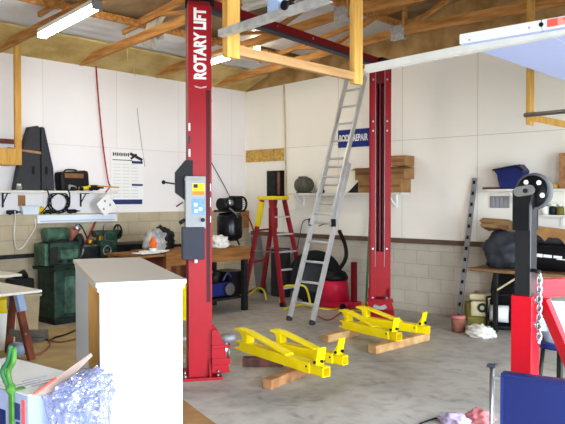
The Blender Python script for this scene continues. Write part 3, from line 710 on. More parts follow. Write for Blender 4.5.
# ------------------------------------------------------------------ wooden bench, compressor and clutter
BX, BZ = 1.72, .90
ya, yb = at(166, 258, x=BX).y, at(250, 256, x=BX).y
BZ = at(200, 250.5, x=BX).z
t = thing('workbench', 'brown wooden workbench with a thick front board behind the lettered red post', 'workbench', (BX - .4, (ya + yb) / 2, 0))
W = yb - ya
MB().box((0, 0, BZ - .022), (.80, W, .044), bev=.003).build('top', 'bench_wood', t)
MB().box((.385, 0, BZ - .115), (.04, W, .14), bev=.003).build('front_board', 'bench_wood', t)
for sx in (-1, 1):
    for sy in (-1, 0, 1): MB().box((sx * .35 - .01, sy * (W / 2 - .06), (BZ - .044) / 2), (.07, .08, BZ - .044)).build('leg', 'lathe_dark' if sy == 1 else 'bench_wood', t)
MB().box((-.05, 0, .20), (.7, W - .1, .03)).build('lower_shelf', 'lathe_dark', t)
MB().box((-.37, 0, .52), (.02, W - .1, .62)).build('shade_backing', 'horse_wood', t)  # added dark board that deepens the shade under the bench
MB().box((0, -W / 2 - .22, BZ - .03), (.76, .42, .03)).build('side_leaf', 'bench_wood', t)
for sx in (-1, 1): MB().box((sx * .32, -W / 2 - .38, (BZ - .045) / 2), (.06, .06, BZ - .045)).build('leg', 'bench_wood', t)
# compressor
p = at(231, 249, x=1.25); p = V(1.22, p.y, BZ)
t = thing('air_compressor', 'black upright air compressor standing on the wooden bench', 'compressor', p)
MB().lathe([(.0, .06), (.12, .07), (.19, .12), (.20, .18), (.20, .44), (.17, .50), (.0, .52)], n=28).build('tank', 'black_gloss', t)
for k in range(3):
    a = k * 2 * PI / 3 + .5; MB().bar((.12 * math.cos(a), .12 * math.sin(a), .10), (.16 * math.cos(a), .16 * math.sin(a), .0), .04, .02).build('foot', 'black', t)
MB().box((0, 0, .535), (.30, .40, .03)).build('deck', 'black', t)
MB().cyl((.02, -.22, .64), (.02, .02, .64), .095, n=22).build('motor', 'black', t)
pm = MB().box((.0, .13, .66), (.17, .16, .22), bev=.02).build('pump', 'black', t)
for k in range(5): MB().box((.0, .13, .60 + .035 * k), (.21, .20, .010)).build('fin', 'lathe_dark', pm)
MB().lathe([(.02, -.03), (.05, -.03), (.05, .03), (.02, .03)], (.13, -.10, .66), (1, 0, 0), 16).build('gauge', 'steel', t)
MB().ring((.0, .25, .64), (0, 1, 0), .13, .11, .03).build('flywheel', 'black', t)
MB().tube([(.18, .0, .42), (.24, -.1, .5), (.16, -.16, .58)], .012, sub=4).build('pipe', 'steel', t)
pp = [at(238, 218, x=1.1), at(246, 215, x=1.1), at(252, 226, x=1.0), at(255, 240, x=.9), at(255, 252, x=.9)]
tag(MB().tube(pp, .012, sub=5).build('air_hose', 'cable_red'), 'red air hose arching off the right of the black compressor', 'hose')
pp = [at(207, 155, x=.04), at(220, 178, x=.06), at(231, 199, x=.12), at(233, 206, x=.4)]
tag(MB().tube(pp, .007, n=6, sub=4).build('cable', 'cable_black'), 'thin cable slanting down the wall to the black compressor', 'cable')
p = at(241, 222, x=.03); tag(MB().box((.115, p.y, 1.30), (.03, .22, .30)).build('control_panel', 'cardboard'), 'tan square board on the block wall behind the black compressor', 'board')
p = at(220, 250, x=1.55); heap('rag', 'crumpled white rag on the wooden bench in front of the compressor', 'rag', V(1.55, p.y, BZ), (.11, .14, .11), 'cloth_white', .45, 4)
p = at(161, 256, x=1.5); heap('tool_sack', 'grey and white sack slumped on the left end of the bench', 'sack', V(1.30, p.y + .05, BZ), (.13, .17, .19), 'sack_grey', .35, 6)
p = at(172, 256, x=1.5); heap('backpack', 'black bag slumped on the bench behind the grey sack', 'bag', V(1.08, p.y + .16, BZ), (.14, .18, .20), 'bag', .35, 8)
p = at(157, 255, x=1.62)
t = thing('spray_bottle', 'orange bottle with a white foot at the left end of the bench', 'bottle', (1.60, p.y - .05, BZ))
MB().lathe([(0, 0), (.045, 0), (.048, .06), (.048, .07)], n=16).build('base', 'white_paint', t)
MB().lathe([(.048, .07), (.05, .14), (.03, .18), (.015, .22), (0, .22)], n=16).build('body', 'orange', t)
for k, (px, pyx) in enumerate(((146, 1.55), (152, 1.45), (158, 1.62))):
    p = at(px, 258, x=pyx)
    o = MB().box((pyx, p.y, BZ - .015 + .02 + .01 * k), (.22, .30, .012), rz=.3 * k).build('paper_sheet', 'white_paper')
    tag(o, ['white paper sheet lowest on the left end of the bench', 'white paper sheet in the middle of the small stack on the bench', 'white paper sheet topmost by the orange bottle'][k], 'paper')
p = at(141, 255, x=1.1); heap('oil_rag', 'dirty tan rag between the lathe and the bench papers', 'rag', V(1.25, p.y + .06, BZ - .015), (.08, .09, .07), 'cardboard', .3, 9)
# junk beneath the bench
p = at(215, 300, x=1.4)
t = thing('floor_jack', 'dark blue and grey machine stored on the shelf under the bench', 'machine', (1.35, at(216, 290, x=1.4).y, .215))
MB().box((0, 0, .12), (.40, .46, .20), bev=.03).build('body', 'navy', t); MB().cyl((.1, -.1, .22), (.12, -.06, .38), .07).build('cylinder', 'lathe_dark', t); MB().cyl((.22, .1, .12), (.26, .1, .12), .09).build('wheel', 'steel', t)
MB().tube([(.2, .0, .25), (.23, .06, .36), (.2, .16, .3)], .015, sub=4).build('handle', 'purple_metal', t)
p = at(228, 285, x=1.5)
t = thing('storage_tub', 'black storage tub on the shelf under the right end of the bench', 'tub', (1.32, at(232, 290, x=1.4).y, .215))
MB().prism([(-.15, 0), (.15, 0), (.18, .34), (-.18, .34)], (-.2, 0, 0), (0, 1, 0), (0, 0, 1), .4).build('body', 'black', t); MB().box((0, 0, .35), (.42, .38, .03), bev=.006).build('lid', 'black', t)
# yellow tool behind the white cabinet, paper scrap
p = at(186, 320, z=0)
t = thing('yellow_stand', 'yellow steel arm standing on end between the white cabinet and the red post', 'stand', (p.x, p.y, 0), 0)
MB().bar((0, 0, 0), (-.03, -.03, .58), .06, .12, up=RT).build('tube', 'yellow', t)
MB().tube([(0, 0, .50), (.1, .1, .56), (.12, .12, .45), (.11, .11, .05)], .02, sub=4).build('hook', 'yellow', t)
p = at(187, 340, z=0); o = MB().prism([(-.12, -.1), (.13, -.02), (.12, .12), (-.1, .1)], (p.x, p.y, .004), (1, 0, 0), (0, 1, 0), .004).build('paper_scrap', 'white_paper'); tag(o, 'pale paper scrap on the floor left of the lettered post', 'paper')
# ------------------------------------------------------------------ sawhorse tables
def sawhorse(t, x, y, h, rz):
    R = Matrix.Rotation(rz, 3, 'Z')
    MB().bar(R @ V(-.55, 0, h - .05) + V(x, y, 0), R @ V(.55, 0, h - .05) + V(x, y, 0), .04, .09).build('rail', 'horse_wood', t)
    for sx in (-1, 1):
        for sy in (-1, 1):
            lg = MB().bar(R @ V(sx * .45, sy * .03, h - .06) + V(x, y, 0), R @ V(sx * .50, sy * .26, 0.0) + V(x, y, 0), .075, .045).build('leg', 'horse_wood', t)
            MB().bar(R @ V(sx * .455, sy * .055, h - .05) + V(x, y, 0), R @ V(sx * .47, sy * .12, h - .26) + V(x, y, 0), .085, .055).build('bracket', 'bluegrey', lg)
        MB().bar(R @ V(sx * .47, -.20, .25) + V(x, y, 0), R @ V(sx * .47, .20, .25) + V(x, y, 0), .02, .07).build('spreader', 'pallet_grey', t)
p = at(42, 291, z=.78)
t = thing('sawhorse_table', 'white board laid on a brown sawhorse with pale brackets at lower left', 'table', (0, 0, 0))
MB().box((p.x - .58, p.y - .70, .78), (1.16, 1.4, .025), bev=.003).build('board', 'white_top', t)
sawhorse(t, 2.03, -5.86, .765, PI / 2)
p2 = at(22, 275, z=.84)
t = thing('sawhorse_table', 'white board on the farther brown sawhorse near the lathe pedestal', 'table', (0, 0, 0))
MB().box((p2.x - .55, p2.y - .60, .84), (1.10, 1.2, .025), bev=.003).build('board', 'white_top', t)
sawhorse(t, .98, -5.66, .825, PI / 2)
# things under the sawhorse boards
p = at(6, 340, z=0)
t = thing('bucket', 'white bucket with a yellow rim and dark label under the front white board', 'bucket', (1.50, -5.30, .0))
MB().lathe([(0, 0), (.13, 0), (.15, .45), (.0, .45)], n=28).build('body', 'white_paint', t)
MB().lathe([(.152, .42), (.165, .43), (.165, .56), (.15, .58), (0, .58)], n=28).build('lid', 'safety_yellow', t)
p = at(33, 330, z=0)
t = thing('storage_tub', 'cream tub with a black machine on its lid left of the lathe pedestal', 'tub', (.62, -4.66, 0))
MB().prism([(-.14, 0), (.14, 0), (.17, .44), (-.17, .44)], (-.2, 0, 0), (0, 1, 0), (0, 0, 1), .4).build('body', 'cream', t); MB().box((0, 0, .455), (.44, .38, .03), bev=.006).build('lid', 'cream', t)
o = MB().box((.62, -4.66, .57), (.26, .28, .20), bev=.03).cyl((.62, -4.72, .66), (.62, -4.58, .72), .06).build('machine_motor', 'black'); tag(o, 'black motor sitting on the cream tub beside the lathe', 'motor')
p = at(18, 355, z=0)
t = thing('paint_can', 'blue-grey can on the floor at the foot of the front sawhorse', 'can', (p.x, p.y, .008))
MB().lathe([(0, 0), (.085, 0), (.085, .11), (.0, .11)], n=24).build('body', 'bluegrey', t); MB().ring((0, 0, .112), (0, 0, 1), .088, .075, .01).build('rim', 'steel', t)
p = at(25, 342, z=0)
for k in range(2):
    o = MB().box((p.x - .05, p.y + .02, .035 + .055 * k), (.5, .22, .05), rz=.75 + .1 * k, bev=.004).build('concrete_slab', 'pallet_grey'); tag(o, ['grey slab on the floor between the sawhorse legs, lower of two', 'grey slab between the sawhorse legs, upper of two'][k], 'slab')
o = MB().box((2.05, -4.75, .004), (2.5, 1.7, .008)).build('floor_sheet', 'ply'); tag(o, 'tan plywood sheet on the floor in front of the lathe', 'plywood')
a, b_, c = at(180, 398, z=0), at(219, 427, z=0), at(150, 440, z=0)
o = MB().prism([(0, 0), ((b_ - a).x, (b_ - a).y), ((b_ - a).x - .9, (b_ - a).y - .8), (-.9, -.8)], (a.x, a.y, .001), (1, 0, 0), (0, 1, 0), .006).build('cardboard_sheet', 'cardboard'); tag(o, 'tan cardboard sheet on the floor at the foot of the white cabinet', 'cardboard')
pp = [at(x, y, z=.02) for x, y in ((38, 335), (48, 340), (56, 337), (64, 335), (76, 330), (84, 326))]
tag(MB().tube(pp, .010, sub=5).build('power_cable', 'cable_black'), 'dark cord curving over the plywood toward the white cabinet', 'cord')
pp = [at(x, y, z=.02) for x, y in ((20, 352), (34, 355), (44, 351), (50, 345), (49, 340), (60, 342), (80, 338))]
tag(MB().tube(pp, .011, sub=5).build('extension_cable', 'rust'), 'brown cord looping over the plywood near the front sawhorse leg', 'cord')
pp = [at(x, y, z=.02) for x, y in ((36, 333), (41, 332), (46, 335), (40, 338), (36, 336))]
tag(MB().tube(pp, .011, sub=5, closed=True).build('cable_coil', 'orange'), 'small orange cord coil on the plywood by the lathe', 'cord')
# ------------------------------------------------------------------ white cabinet
A, B, C_ = at(98, 283, z=1.2), at(185, 281, z=1.2), at(75, 259.5, z=1.2)
v = (C_ - A).normalized(); u = V(v.y, -v.x, 0); W = .515; D = (C_ - A).length
rz = math.atan2(u.y, u.x)
t = thing('counter_cabinet', 'tall white counter cabinet with a bare wood bay on its left side', 'cabinet', (A.x, A.y, 0), rz)
# local: x along near face, y away from the camera
MB().box((W / 2, D / 2, 1.187), (W + .03, D + .03, .03), bev=.005).box((W / 2, D / 2, 1.158), (W + .005, D + .005, .03), bev=.003).build('top', 'white_top', t)
MB().box((W / 2, .014, .572), (W - .02, .025, 1.143)).build('end_panel', 'white_gloss', t)
MB().box((W - .02, D / 2, .572), (.02, D - .03, 1.143)).build('side_panel', 'white_gloss', t)
MB().box((W / 2, D - .02, .572), (W - .03, .02, 1.143)).build('end_panel', 'white_gloss', t)
MB().box((.006, .57 + (D - .60) / 2, .572), (.010, D - .60, 1.143)).build('front_panel', 'white_gloss', t)
MB().box((W / 2 - .01, .555, .572), (W - .02, .018, 1.143)).build('divider', 'raw_wood', t)
MB().box((W / 2, .27, .05), (W - .05, .48, .018)).build('bay_floor', 'raw_wood', t)
MB().box((W - .038, .27, .6), (.012, .48, 1.08)).build('bay_back', 'raw_wood', t)
# ------------------------------------------------------------------ carton, green strap, bubble wrap
zc = .75
c0 = at(28, 397, z=zc); f_ = FW * 1; r_ = RT
th = math.atan2(RT.y, RT.x) - math.radians(37)
t = thing('carton', 'open white printed carton with a red stripe at the bottom left corner', 'box', (c0.x, c0.y, 0), th)
Wc, Dc = .80, .38
for (cx, cy, sx, sy) in ((-Wc / 2, 0, Wc, .006), (-Wc / 2, Dc, Wc, .006), (0, Dc / 2, .006, Dc), (-Wc, Dc / 2, .006, Dc)):
    MB().box((cx, cy, zc / 2), (sx, sy, zc)).build('side', 'carton', t)
MB().box((-Wc / 2, Dc / 2, .006), (Wc, Dc, .008)).build('bottom', 'carton', t)
fl = MB().sheet((-Wc, 0, zc + .002), (.0, 0, zc + .002), (.0, Dc, zc + .003), (-Wc, Dc, zc + .003), th=.004).build('flap', 'white_paper', t)
w = MB()
for k, (x0, y0_, x1, y1_) in enumerate(((-.20, .06, -.20, .20), (-.16, .05, -.16, .26), (-.12, .10, -.12, .19), (-.08, .16, -.08, .30), (-.24, .12, -.24, .26))):
    w.bar((x0, y0_, zc + .008), (x1, y1_, zc + .008), .006, .003)
w.build('print_line', 'print_grey', fl)
MB().box((-.045, .235, zc + .008), (.03, .075, .003)).box((-.075, .25, zc + .008), (.012, .04, .003)).build('logo_print', 'print_navy', fl)
fr = MB().sheet((.0, .01, zc), (.005, Dc * .95, zc + .146), (.015, Dc * .96, zc + .132), (.045, .12, zc - .002), th=.005).build('flap', 'carton_inside', t)
MB().bar((.006, .03, zc + .010), (.008, .15, zc + .060), .010, .010).build('print_stripe', 'print_red', fr)
MB().box((-.032, -.005, .55), (.026, .004, .36)).build('print_stripe', 'print_red', t)
MB().box((-.085, -.005, .665), (.045, .004, .08)).box((-.08, -.005, .60), (.03, .004, .03)).build('print_mark', 'print_navy', t)
MB().box((-.30, -.005, .60), (.22, .004, .10)).build('print_mark', 'navy', t)
# green strap over the carton's front edge with a bow standing on it
t = thing('green_strap', 'bright green strap tied over the carton edge with its loose ends standing up', 'strap', (c0.x, c0.y, 0), th)
MB().box((-.122, -.012, .40), (.034, .014, .74), bev=.004).box((-.122, .02, zc + .012), (.034, .07, .008), bev=.003).build('band', 'green_rope', t)
MB().blob((-.128, -.012, zc + .02), (.028, .022, .030), .2, 3, 5, 3).build('knot', 'green_rope', t)
MB().tube([(-.13, -.01, zc + .02), (-.17, .0, zc + .07), (-.155, .01, zc + .15), (-.115, .0, zc + .215), (-.105, -.01, zc + .16), (-.15, -.01, zc + .10), (-.125, -.012, zc + .03)], .013, sub=6).build('loop', 'green_rope', t)
MB().tube([(-.13, -.02, zc + .02), (-.17, -.03, zc + .10), (-.135, -.02, zc + .16), (-.112, -.02, zc + .235)], .012, sub=6).build('loose_end', 'green_paint', t)
# bubble wrap
bl = at(79, 400, Z=3.30)
w = MB(); t_ = bmesh.new(); bmesh.ops.create_icosphere(t_, subdivisions=5, radius=1)
Rz = Matrix.Rotation(YAW, 3, 'Z')
for q in t_.verts:
    k = q.co.normalized()
    d = 1 + .26 * noise.noise(k * 2.2 + V(4, 1, 2)) + .22 * noise.noise(k * 5 + V(1, 7, 2)) + .14 * abs(noise.noise(k * 11))
    x, y, z = k.x * .135 * d, k.y * .14 * d, k.z
    top = .15 * z * d if z > 0 else .68 * z
    x *= 1 if z < 0 else 1 - .15 * z
    x += .10 * max(z, 0) * (.6 + .5 * k.x)
    q.co = Rz @ V(x, y, max(top, -.688)) + V(bl.x, bl.y, .69)
w._merge(t_); w._f = [setattr(f, 'smooth', False) for f in w.bm.faces]; o = w.build('bubble_wrap', 'bubble_wrap'); tag(o, 'crumpled heap of clear bubble wrap between the carton and the white cabinet', 'bubble wrap')
# ------------------------------------------------------------------ back wall: panel board, shelf, motor, sign, boxes
a, c = at(269, 171, y=-.03), at(283.5, 196, y=-.03)
t = thing('breaker_panel', 'black upright electrical panel on the back wall behind the stepladder', 'electrical panel', ((a.x + c.x) / 2, -.045, (a.z + c.z) / 2))
MB().box((0, 0, 0), (c.x - a.x, .09, a.z - c.z), bev=.006).build('box', 'black', t)
MB().box((-.05, -.048, 0), ((c.x - a.x) * .55, .01, (a.z - c.z) * .92), bev=.003).build('door', 'lathe_dark', t); MB().box((.12, -.05, 0), (.05, .012, (a.z - c.z) * .9)).build('side_strip', 'rust', t)
zs2 = at(330, 193, y=-.15).z
a, c = at(286, 193, y=-.28), at(372, 192, y=-.28)
t = thing('wall_shelf', 'narrow pale shelf on the back wall holding the grey motor', 'shelf', (0, 0, zs2))
MB().box(((a.x + 3.55) / 2, -.14, -.015), (3.55 - a.x, .28, .03), bev=.003).build('board', 'white_top', t)
for x in (a.x + .15, 3.3): MB().box((x, -.012, -.13), (.03, .024, .20)).bar((x, -.02, -.20), (x, -.24, -.035), .02, .02).build('bracket', 'white_paint', t)
p = at(304, 190, y=-.15)
t = thing('electric_motor', 'round grey-green electric motor on the back wall shelf', 'motor', (p.x, -.145, zs2))
MB().lathe([(.02, -.17), (.09, -.16), (.125, -.12), (.13, .10), (.10, .15), (.03, .16)], (0, 0, .135), (1, -.25, 0), 26).build('housing', 'motor_grey', t)
MB().box((-.01, -.02, .262), (.13, .10, .04), bev=.01).build('terminal_box', 'motor_grey', t)
MB().box((0, 0, .01), (.22, .16, .02)).build('foot', 'lathe_dark', t)
MB().cyl((-.16, .04, .135), (-.22, .055, .135), .018).build('shaft', 'steel', t)
p = at(320, 190, y=-.15); heap('gear_part', 'small dark part lying right of the grey motor', 'part', V(p.x, -.14, zs2), (.07, .06, .05), 'lathe_dark', .25, 2)
p = at(354, 190, y=-.15); o = MB().prism([(-.11, 0), (.12, 0), (.12, .19)], (p.x, -.10, zs2), (1, 0, 0), (0, 0, 1), .08).build('wedge_block', 'lathe_dark'); tag(o, 'dark wedge-shaped block on the shelf against the cardboard boxes', 'block')
# cardboard boxes behind the right lift post
def cbox(x0, x1, z0, z1, lab, m, flap=None):
    t = thing('cardboard_box', lab, 'box', ((x0 + x1) / 2, -.145, z0), 0, 'cardboard boxes on the back wall shelf')
    MB().box((0, 0, (z1 - z0) / 2), (x1 - x0, .27, z1 - z0), bev=.004).build('body', m, t)
    MB().box((0, -.1365, (z1 - z0) * .5), (x1 - x0 - .04, .002, .04)).build('tape', 'cardboard_dark', t)
    if flap: MB().sheet((-(x1 - x0) / 2, -.136, z1 - z0), ((x1 - x0) / 2 + .0, -.136, z1 - z0), ((x1 - x0) / 2 + .25, -.32, z1 - z0 - .035), (-(x1 - x0) / 2 + .05, -.30, z1 - z0 - .035), th=.006).build('flap', 'cardboard_dark', t)
xa = at(358, 185, y=-.28).x; xb = at(401, 185, y=-.28).x
cbox(xa, xb, zs2, zs2 + .20, 'lowest cardboard box on the back shelf behind the right lift post', 'cardboard')
xa2 = at(355, 175, y=-.28).x; xb2 = at(404.5, 175, y=-.28).x
cbox(xa2, xb2, zs2 + .201, zs2 + .38, 'wide middle cardboard box with an open flap behind the right lift post', 'cardboard', True)
cbox(at(389, 165, y=-.28).x, xb2, zs2 + .395, zs2 + .545, 'topmost cardboard box right of the right lift post', 'cardboard')
# sign
a, c = at(338, 130, y=-.02), at(377, 147, y=-.02)
zc_ = at(355, 138, y=-.02).z
t = thing('wall_sign', 'blue sign with white BODY REPAIR lettering on the back wall behind the ladder', 'sign', ((a.x + c.x) / 2, -.012, zc_))
W = c.x - a.x; H = .285
MB().box((0, 0, 0), (W, .018, H)).build('plate', 'sign_blue', t)
MB().box((0, -.006, -H / 2 - .012), (W, .02, .018)).build('bottom_edge', 'white_paper', t)
lettering('BODY REPAIR', 'lettering', 'white_paper', t, frame((-.075, -.011, .0), (1, 0, 0), (0, 0, 1)), .15, W * .74, bold=.004)
pp = [at(284, 85, y=-.02), at(285, 120, y=-.012), at(285.5, 160, y=-.02), at(286.5, 200, y=-.02)]
tag(MB().tube(pp, .014, sub=4).build('conduit', 'cable_cream'), 'pale cable running straight down the back wall from the roof', 'cable')
o = MB().tube([at(348, 155, y=-.05), at(343, 175, y=-.29), at(339, 192, y=-.32), at(336, 205, y=-.30), at(330, 222, y=-.05), at(324, 224, y=-.05), at(319, 226, y=-.03)], .008, n=6, sub=5).build('power_cable', 'cable_black'); tag(o, 'thin dark cord dangling behind the aluminium ladder', 'cord')
o = MB().tube([at(308, 219, y=-.02), at(303, 222, y=-.03), at(300, 234, y=-.06), at(297, 250, y=-.06)], .007, n=6, sub=5).build('power_cable', 'cable_black'); tag(o, 'thin dark cord drooping from an outlet on the back wall left of the ladder', 'cord')
o = MB().cyl(at(370, 214, y=-.06), V(at(366, 303, y=-.25).x, -.25, .02), .016).build('garden_stake', 'green_paint'); tag(o, 'thin green rod leaning on the back wall left of the right lift post', 'rod')
# ------------------------------------------------------------------ stepladder
FA, FB, FC, FD = at(244, 301, z=0), at(283, 307, z=0), at(306, 303, z=0), at(262, 293, z=0)
top = (FA + FB + FC + FD) / 4
zt = at(272, 198, x=top.x + .1).z
t = thing('stepladder', 'red fibreglass stepladder with a yellow top standing by the back wall', 'stepladder', (0, 0, 0))
T = V(top.x, top.y, zt)
ay = V(0, 1, 0)
TA, TB, TC, TD = T + V(-.10, -.16, -.03), T + V(.10, -.16, -.03), T + V(.10, .16, -.03), T + V(-.10, .16, -.03)
for a, c in ((TA, FA), (TB, FB), (TC, FC), (TD, FD)):
    lg = MB().bar(a, V(c.x, c.y, .03), .035, .075, up=(1, 0, 0)).build('rail', 'fibreglass_red', t)
    MB().bar(V(c.x, c.y, .0) + (a - c).normalized() * .002, c + (a - c).normalized() * .07, .05, .09, up=(1, 0, 0)).build('foot', 'rubber', lg)
for k in range(1, 6):
    f = k / 6.0
    a = TB.lerp(FB, f); c = TC.lerp(FC, f); MB().bar(a, c, .085, .025, bev=.003).build('step', 'aluminium', t)
for f in (.3, .62, .92):
    MB().bar(TA.lerp(FA, f), TD.lerp(FD, f), .03, .03).build('brace', 'fibreglass_red', t)
MB().box(T, (.34, .42, .06), bev=.015).build('top_cap', 'safety_yellow', t)
MB().bar(TA.lerp(FA, .02), TA.lerp(FA, .26), .05, .085, up=(1, 0, 0)).build('rail_boot', 'safety_yellow', t)
for a, c, d_, e in ((TA, FA, TB, FB), (TD, FD, TC, FC)): MB().bar(a.lerp(c, .5), d_.lerp(e, .5), .02, .012).build('spreader', 'grey_metal', t)
o = MB().box((T.x + .0, T.y - .0, zt - .33), (.10, .14, .36), bev=.03).tube([T + V(0, 0, -.03), T + V(0, 0, -.2)], .01).build('tool_pouch', 'fibreglass_red'); tag(o, 'dark red pouch hanging under the yellow stepladder top', 'pouch')
# dark lumber and cord round the ladder feet
o = MB().bar((.55, -.12, .0), (.35, -.07, 1.0), .22, .05, up=(0, 1, 0)).build('plank', 'pallet_grey'); tag(o, 'grey plank leaning on the back wall corner behind the stepladder', 'plank')
o = MB().box((1.12, -.24, .42), (.34, .14, .84), bev=.02).build('folded_chair', 'charcoal'); tag(o, 'dark flat bundle standing on end behind the stepladder', 'bundle')
for nm, pts, lab in (('cable_loop', ((246, 303), (250, 294), (258, 288), (264, 291), (266, 300)), 'yellow cord arching up between the stepladder feet on the left'),):
    P = [at(x, y, y=-.75) for x, y in pts]
    for q in P: q.z = max(q.z, .015)
    tag(MB().tube(P, .016, sub=5).build(nm, 'cable_yellow'), lab, 'cord')
P = [V(1.75, -.95, .015), V(1.80, -.92, .28), V(1.95, -.85, .32), V(2.12, -.75, .30), V(2.2, -.72, .015)]
tag(MB().tube(P, .016, sub=6).build('cable_loop', 'cable_yellow'), 'yellow cord loop arching in front of the dark tyre', 'cord')
P = []
for k, (x, y) in enumerate(((284, 309), (300, 305), (318, 309), (336, 309), (352, 303), (372, 301), (388, 304), (392, 309), (370, 306), (350, 308), (342, 312), (362, 311), (368, 309))):
    q = at(x, y, z=.014); q.y = min(q.y, -.06); P.append(q + V(0, 0, .004 * (k % 3)))
tag(MB().tube(P, .016, sub=8).build('extension_cable', 'cable_yellow'), 'long yellow cord snaking along the floor to the right lift post', 'cord')
P = [at(x, y, z=.012) for x, y in ((318, 316), (328, 320), (338, 315), (346, 309), (354, 312))]
tag(MB().tube(P, .009, sub=6).build('cable', 'cable_red'), 'thin red cord on the floor right of the aluminium ladder foot', 'cord')
# tyre
p = at(303, 309, z=0)
t = thing('tyre', 'large dark tyre leaning upright behind the aluminium ladder', 'tyre', (2.06, -.44, 0), 0)
ax = V(.5, -.86, .12).normalized(); R_ = .43
MB().lathe([(.24, -.09), (.38, -.11), (.425, -.07), (.43, 0), (.425, .07), (.38, .11), (.24, .09)], (0, 0, R_), ax, 40, closed=True).build('tread', 'rubber', t)
MB().lathe([(.02, .0), (.10, .02), (.22, -.02), (.245, .06), (.245, -.06), (.1, -.04), (.02, -.04)], (0, 0, R_), ax, 32).build('rim', 'charcoal', t)
# red shop vacuum
p = at(331, 306, z=0)
t = thing('shop_vacuum', 'red shop vacuum with a black lid and hose against the back wall', 'vacuum', (2.52, -.44, 0))
MB().box((.0, 0, .05), (.66, .36, .10), bev=.02).build('base', 'vac_red', t)
MB().lathe([(.23, .10), (.21, .34), (.19, .42), (0, .42)], (-.06, 0, 0), n=26).build('drum', 'vac_red', t)
MB().lathe([(.20, .42), (.21, .46), (.17, .54), (.08, .58), (0, .58)], (-.06, 0, 0), n=26).build('lid', 'black', t)
MB().tube([(.0, .0, .56), (.10, .06, .75), (.05, .12, .95), (-.10, .16, 1.18)], .032, sub=5).build('hose', 'black', t)
MB().box((.25, .08, .40), (.07, .08, .62), bev=.01).build('handle_post', 'dark_red', t)
for s in (-1, 1): MB().cyl((s * .25 - .0, -.19, .05), (s * .25, -.21, .05), .05).build('caster', 'black', t)
# ------------------------------------------------------------------ aluminium extension ladder
B0, B1 = at(289.5, 321, z=0), at(311, 325, z=0)
Tc = at(358, 79, y=-.12); 
mid = (B0 + B1) / 2; w_ = (B1 - B0); hw = w_.normalized() * .218
tdir = (Tc - mid)
t = thing('extension_ladder', 'tall aluminium extension ladder leaning on the back wall', 'ladder', (mid.x, mid.y, 0), 0)
nrm = hw.cross(tdir).normalized()
if nrm.y > 0: nrm = -nrm
TT = tdir * 1.0
for s in (-1, 1):
    rl = MB().bar(hw * s + tdir.normalized() * .05, hw * s + TT * .62, .03, .075, up=nrm).build('rail', 'aluminium', t)
    MB().bar(hw * s + V(0, 0, .002), hw * s + tdir.normalized() * .06, .042, .085, up=nrm).build('foot', 'charcoal', rl)
    MB().bar(hw * s * .86 + TT * .36 + nrm * .05, hw * s * .86 + TT * 1.0 + nrm * .05, .026, .07, up=nrm).build('fly_rail', 'aluminium', t)
    MB().bar(hw * s + TT * .36 + nrm * .02, hw * s + TT * .385 + nrm * .06, .045, .06, up=nrm).build('lock', 'black', t)
Ln = TT.length
n_ = int(Ln * .62 / .305)
for k in range(n_): 
    q = TT.normalized() * (.28 + .305 * k); MB().cyl(q - hw, q + hw, .018, n=10).build('rung', 'aluminium', t)
k = 0; s0 = Ln * .36 + .18
while s0 < Ln - .05:
    q = TT.normalized() * s0 + nrm * .05; MB().cyl(q - hw * .86, q + hw * .86, .018, n=10).build('fly_rung', 'aluminium', t); s0 += .305
# ------------------------------------------------------------------ lift arms on timbers
def arm(label, p_end, p_far, pad=True):
    """p_end: open tube end near the viewer's right, p_far: tall forked end; both under-edges"""
    p_end = Vector(p_end); p_far = Vector(p_far); d = p_far - p_end; L = d.length
    t = thing('lift_boom', label, 'lift arm', p_end, math.atan2(d.y, d.x), 'yellow lift arms laid on timbers')
    e = MB()
    h = .10
    MB().box((L * .56, 0, h / 2 + .0), (L * .86, .11, h), bev=.006).build('outer_tube', 'yellow', t)
    w = MB()
    for s in (-1, 1):
        w.box((L * .09, s * .041, h / 2 - .004), (L * .19, .008, .09)); w.box((L * .09, 0, h / 2 - .004 + s * .041), (L * .19, .09, .008))
    w.build('inner_tube', 'yellow', t)
    Rt = Matrix.Rotation(-.22, 3, 'Y')
    ad = MB().box((L * .05 + .01, 0, h + .075), (.018, .095, .165), rot=Rt, bev=.003).prism([(0, 0), (.06, 0), (0, .09)], (L * .05 + .02, .045, h - .005), (1, 0, 0), (0, 0, 1), .01).prism([(0, 0), (.06, 0), (0, .09)], (L * .05 + .02, -.035, h - .005), (1, 0, 0), (0, 0, 1), .01).build('pad_adapter', 'yellow', t)
    MB().cyl((L * .05 - .005, 0, h + .03), (L * .05 - .02, 0, h + .03), .016, n=12).build('bolt_hole', 'black', ad)
    MB().cyl((L * .05 + .03, -.062, h + .02), (L * .05 + .03, .062, h + .02), .014, n=10).build('pin', 'black', ad)
    MB().cyl((L * .16, -.06, h * .62), (L * .16, .06, h * .62), .010, n=8).build('stop_bolt', 'black', t)
    MB().bar((L * .40, 0, h + .006), (L * .93, 0, h + .118), .10, .018, bev=.002).build('top_strap', 'yellow', t)
    MB().prism([(L * .90, h + .108), (L * 1.0, h + .128), (L * 1.06, h + .125), (L * 1.07, h + .108), (L * 1.0, h + .10), (L * .97, h + .08), (L * .95, h), (L * .90, h)], (0, -.05, 0), (1, 0, 0), (0, 0, 1), -.10).build('fork_end', 'yellow', t)
    MB().box((L * 1.0, 0, .018), (L * .12, .10, .022), bev=.004).box((L * 1.0, 0, h - .012), (L * .10, .10, .02), bev=.004).build('fork_tongue', 'yellow', t)
    return t
zb = .09
def beam(label, pa, pb, w, h, m):
    o = MB().bar(Vector((pa.x, pa.y, h / 2 + .002)), Vector((pb.x, pb.y, h / 2 + .002)), w, h, bev=.004).build('timber_block', m); return tag(o, label, 'timber', 'timbers under the lift arms')
